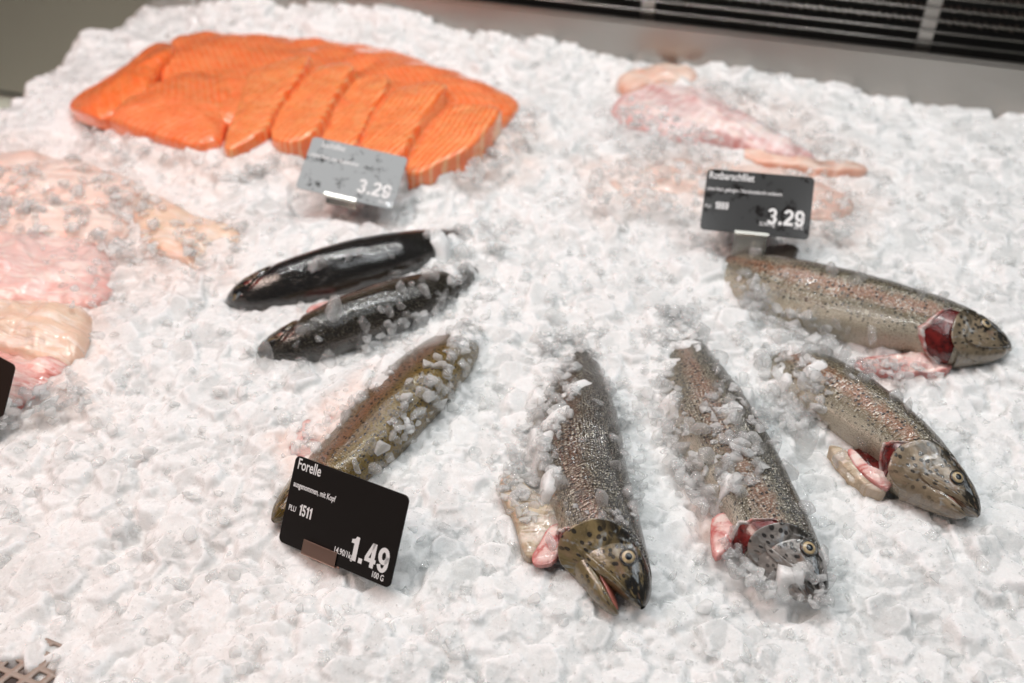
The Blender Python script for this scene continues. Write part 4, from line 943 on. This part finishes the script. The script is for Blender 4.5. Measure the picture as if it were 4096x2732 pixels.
D_ = zl([(560, 140, 92), (545, 330, 58), (360, 70, 65), (510, 500, 82), (490, 590, 85), (690, 480, 85), (830, 560, 70), (1000, 600, 98), (840, 125, 42), (1090, 330, 62), (640, 620, 85), (1060, 100, 52), (480, 210, 75), (300, 280, 85), (400, 420, 75), (780, 850, 50), (600, 950, 65), (1180, 480, 55), (1230, 640, 70), (1150, 230, 50)], 1.96, 1900, 1700) \
   + zl([(540, 430, 70), (720, 390, 85), (620, 560, 95), (560, 680, 95), (500, 880, 85), (430, 1000, 95), (1030, 830, 75), (1100, 640, 85), (1240, 1050, 75), (1020, 970, 52), (470, 1240, 92), (1060, 520, 55), (980, 300, 60), (1150, 900, 60), (1180, 1200, 70)], 2.613, 2000, 1300)
E_ = zl([(400, 230, 40), (380, 430, 75), (480, 410, 52), (600, 380, 60), (520, 540, 62), (640, 660, 52), (550, 670, 55), (450, 760, 78), (380, 700, 65), (340, 560, 65), (620, 740, 55), (540, 880, 65), (420, 920, 55), (830, 1300, 78), (880, 1260, 55), (960, 1210, 62), (590, 1350, 65), (520, 1270, 75), (650, 1400, 52), (700, 1330, 52), (330, 1000, 75), (250, 640, 60), (160, 560, 60), (300, 800, 60), (1000, 1350, 45), (960, 1450, 50), (760, 1390, 45), (420, 330, 45)], 1.306, 2550, 1300)
F_ = zl([(250, 850, 125), (480, 960, 85), (440, 340, 62), (300, 300, 75), (530, 170, 75), (170, 500, 90), (240, 640, 60), (330, 420, 40)], 1.96, 3100, 1350)
G_ = zl([(400, 380, 115), (330, 300, 52), (590, 470, 42), (880, 560, 42), (700, 620, 150), (920, 870, 75), (970, 640, 45), (380, 490, 105), (600, 730, 52), (800, 760, 80), (480, 200, 40)], 1.966, 2900, 1000)
for k, lst in ((5, B_), (6, C_), (0, D_), (1, E_), (2, F_), (3, G_)):
    for px, py, rp in lst: lump(px, py, rp, k)
lump(3655, 1990, 46, None, 'oval clear ice lump touching the lower jaw of the slit-bellied trout')
# more of them tumbled along both edges of each fish, where it sinks into the bed
for k, (root, fish, amt) in enumerate(FN):
    V = FISH[k][1].reshape(190, 88, 3)
    for side in (0, 1):
        for q in range(int(17 * amt)):
            i = int(rl.uniform(40, 175)); e = 36 if side == 0 else 73
            v = V[i, (e + int(rl.integers(-4, 5))) % 88]
            v = np.array([v[0], v[1], max(v[2], .006)])
            x, y = proj(v)
            if -50 < x < PW + 50 and NL < 290: lump(float(x), float(y), rl.uniform(18, 52), k, lift=.1)
# frosted crust half covering fish and fillets: too many pieces to count
rc = np.random.default_rng(8); pos = []; size = []
COVER = []
def crust(poly, n, smin, smax, z=None, lift=.2):
    COVER.append((poly, .32 if z is None else .14, z)); n = int(n * (.75 if z is None else .38))
    Q = np.array(poly, float); lo, hi = Q.min(0), Q.max(0); k = 0
    while k < n:
        c = rc.uniform(lo, hi, (n, 2)); ins = seg_dist(c, Q) < 0
        for x, y in c[ins]:
            if k >= n: break
            k += 1; d = ray(x, y); d /= np.linalg.norm(d)
            h = tree.ray_cast(Vector(CAMV), Vector(d)); g = P(x, y, .006 if z is None else z)
            p = np.array(h[0]) if h[0] is not None and h[3] < np.linalg.norm(g - CAMV) else g
            r = rc.uniform(smin, smax); pos.append(p + np.array([0, 0, r * lift])); size.append(r)
crust([(2150, 1480), (2290, 1440), (2330, 1560), (2260, 1700), (2230, 1830), (2240, 1960), (2120, 2050), (1990, 1950), (2060, 1750)], 300, .003, .0075)
crust([(2130, 1330), (2330, 1330), (2380, 1420), (2200, 1470)], 40, .003, .008)
crust([(2440, 1500), (2560, 1560), (2580, 1900), (2560, 2050), (2500, 1950), (2480, 1750)], 60, .003, .007)
crust([(1990, 1890), (2130, 1930), (2170, 2080), (2060, 2110)], 40, .003, .006)
crust([(2250, 2020), (2560, 2060), (2560, 2110), (2300, 2100)], 25, .002, .004); COVER.pop()
crust([(2560, 1280), (2640, 1280), (2760, 1700), (2880, 2000), (2780, 2060), (2600, 1700)], 200, .003, .008)
crust([(2860, 1480), (3050, 1560), (3110, 1760), (2980, 1700), (2800, 1640)], 60, .003, .007)
crust([(2820, 1640), (3000, 1680), (3060, 1900), (2960, 2010), (2850, 1900)], 110, .003, .0075)
crust([(2880, 2150), (3060, 2280), (3140, 2340), (3250, 2260), (3330, 2240), (3330, 2440), (3100, 2400), (2900, 2260)], 90, .0025, .006)
crust([(3020, 1380), (3280, 1420), (3320, 1560), (3260, 1760), (3060, 1700)], 130, .003, .009)
crust([(2930, 1080), (3020, 1100), (3120, 1220), (3330, 1300), (3380, 1420), (3200, 1440), (2960, 1230)], 130, .003, .010)
crust([(1720, 1060), (1930, 1040), (1960, 1260), (1840, 1350), (1760, 1240)], 90, .003, .008)
crust([(1700, 930), (2060, 880), (2060, 1010), (1730, 1040)], 60, .003, .008); COVER[-1] = (COVER[-1][0], .95, None)
crust([(1500, 1310), (1860, 1180), (1880, 1290), (1600, 1400), (1440, 1420)], 90, .003, .008); COVER[-1] = (COVER[-1][0], .06, None)
crust([(1650, 1500), (1880, 1330), (1950, 1420), (1760, 1640), (1600, 1790), (1500, 1800)], 90, .003, .008); COVER[-1] = (COVER[-1][0], .06, None)
crust([(1140, 1840), (1330, 1560), (1640, 1420), (1500, 1560), (1300, 1780)], 60, .003, .007)
crust([(-50, 620), (440, 640), (620, 760), (640, 960), (430, 1100), (300, 930), (-50, 960)], 420, .003, .010, z=.013)
crust([(520, 760), (980, 880), (1000, 1000), (840, 1140), (520, 1020)], 150, .003, .009, z=.012)
crust([(30, 960), (420, 960), (430, 1240), (280, 1240), (200, 1060)], 60, .003, .007, z=.022)
crust([(180, 1500), (300, 1480), (380, 1640), (0, 1720), (0, 1620)], 90, .003, .009, z=.014)
crust([(2380, 640), (2700, 590), (3000, 660), (3300, 690), (3460, 820), (3400, 960), (2900, 880), (2600, 860), (2360, 820)], 380, .003, .010, z=.013)
crust([(2780, 300), (3300, 420), (3500, 640), (3300, 640), (3000, 480), (2820, 380)], 200, .004, .010, z=.016)
crust([(2420, 500), (2600, 560), (2900, 590), (2900, 640), (2450, 620)], 90, .003, .008, z=.010)
crust([(280, 490), (560, 550), (900, 640), (1250, 610), (1300, 660), (900, 720), (400, 600)], 200, .004, .010, z=.012)
crust([(1720, 680), (1930, 600), (2080, 470), (2140, 430), (2150, 560), (1900, 740)], 220, .003, .009, z=.018)
crust([(2380, 470), (2480, 380), (2620, 420), (2900, 560), (2700, 580)], 200, .003, .008, z=.028)
crust([(3380, 1440), (3560, 1430), (3820, 1500), (3400, 1520)], 70, .0025, .006); COVER[-1] = (COVER[-1][0], .4, None)
crust([(2160, 1310), (2440, 1310), (2430, 1390), (2170, 1420)], 70, .0025, .006); COVER[-1] = (COVER[-1][0], .6, None)
crust([(2600, 1230), (2800, 1230), (2810, 1290), (2640, 1310)], 60, .0025, .006); COVER[-1] = (COVER[-1][0], .5, None)
crust([(1780, 1290), (1960, 1290), (1940, 1390), (1800, 1400)], 80, .0025, .007); COVER[-1] = (COVER[-1][0], .6, None)
crust([(2620, 1230), (2760, 1230), (2830, 1400), (2660, 1400)], 50, .003, .007)
crust([(1850, 1180), (2020, 1180), (1980, 1330), (1850, 1360)], 60, .003, .008)
o = merge_chunks('frosted_ice_crust', np.array(pos), np.array(size), M_COVER, 91)
tag(o, 'half clear crust of crushed ice over fish and fillets', None, None, 'stuff')
build_ice()
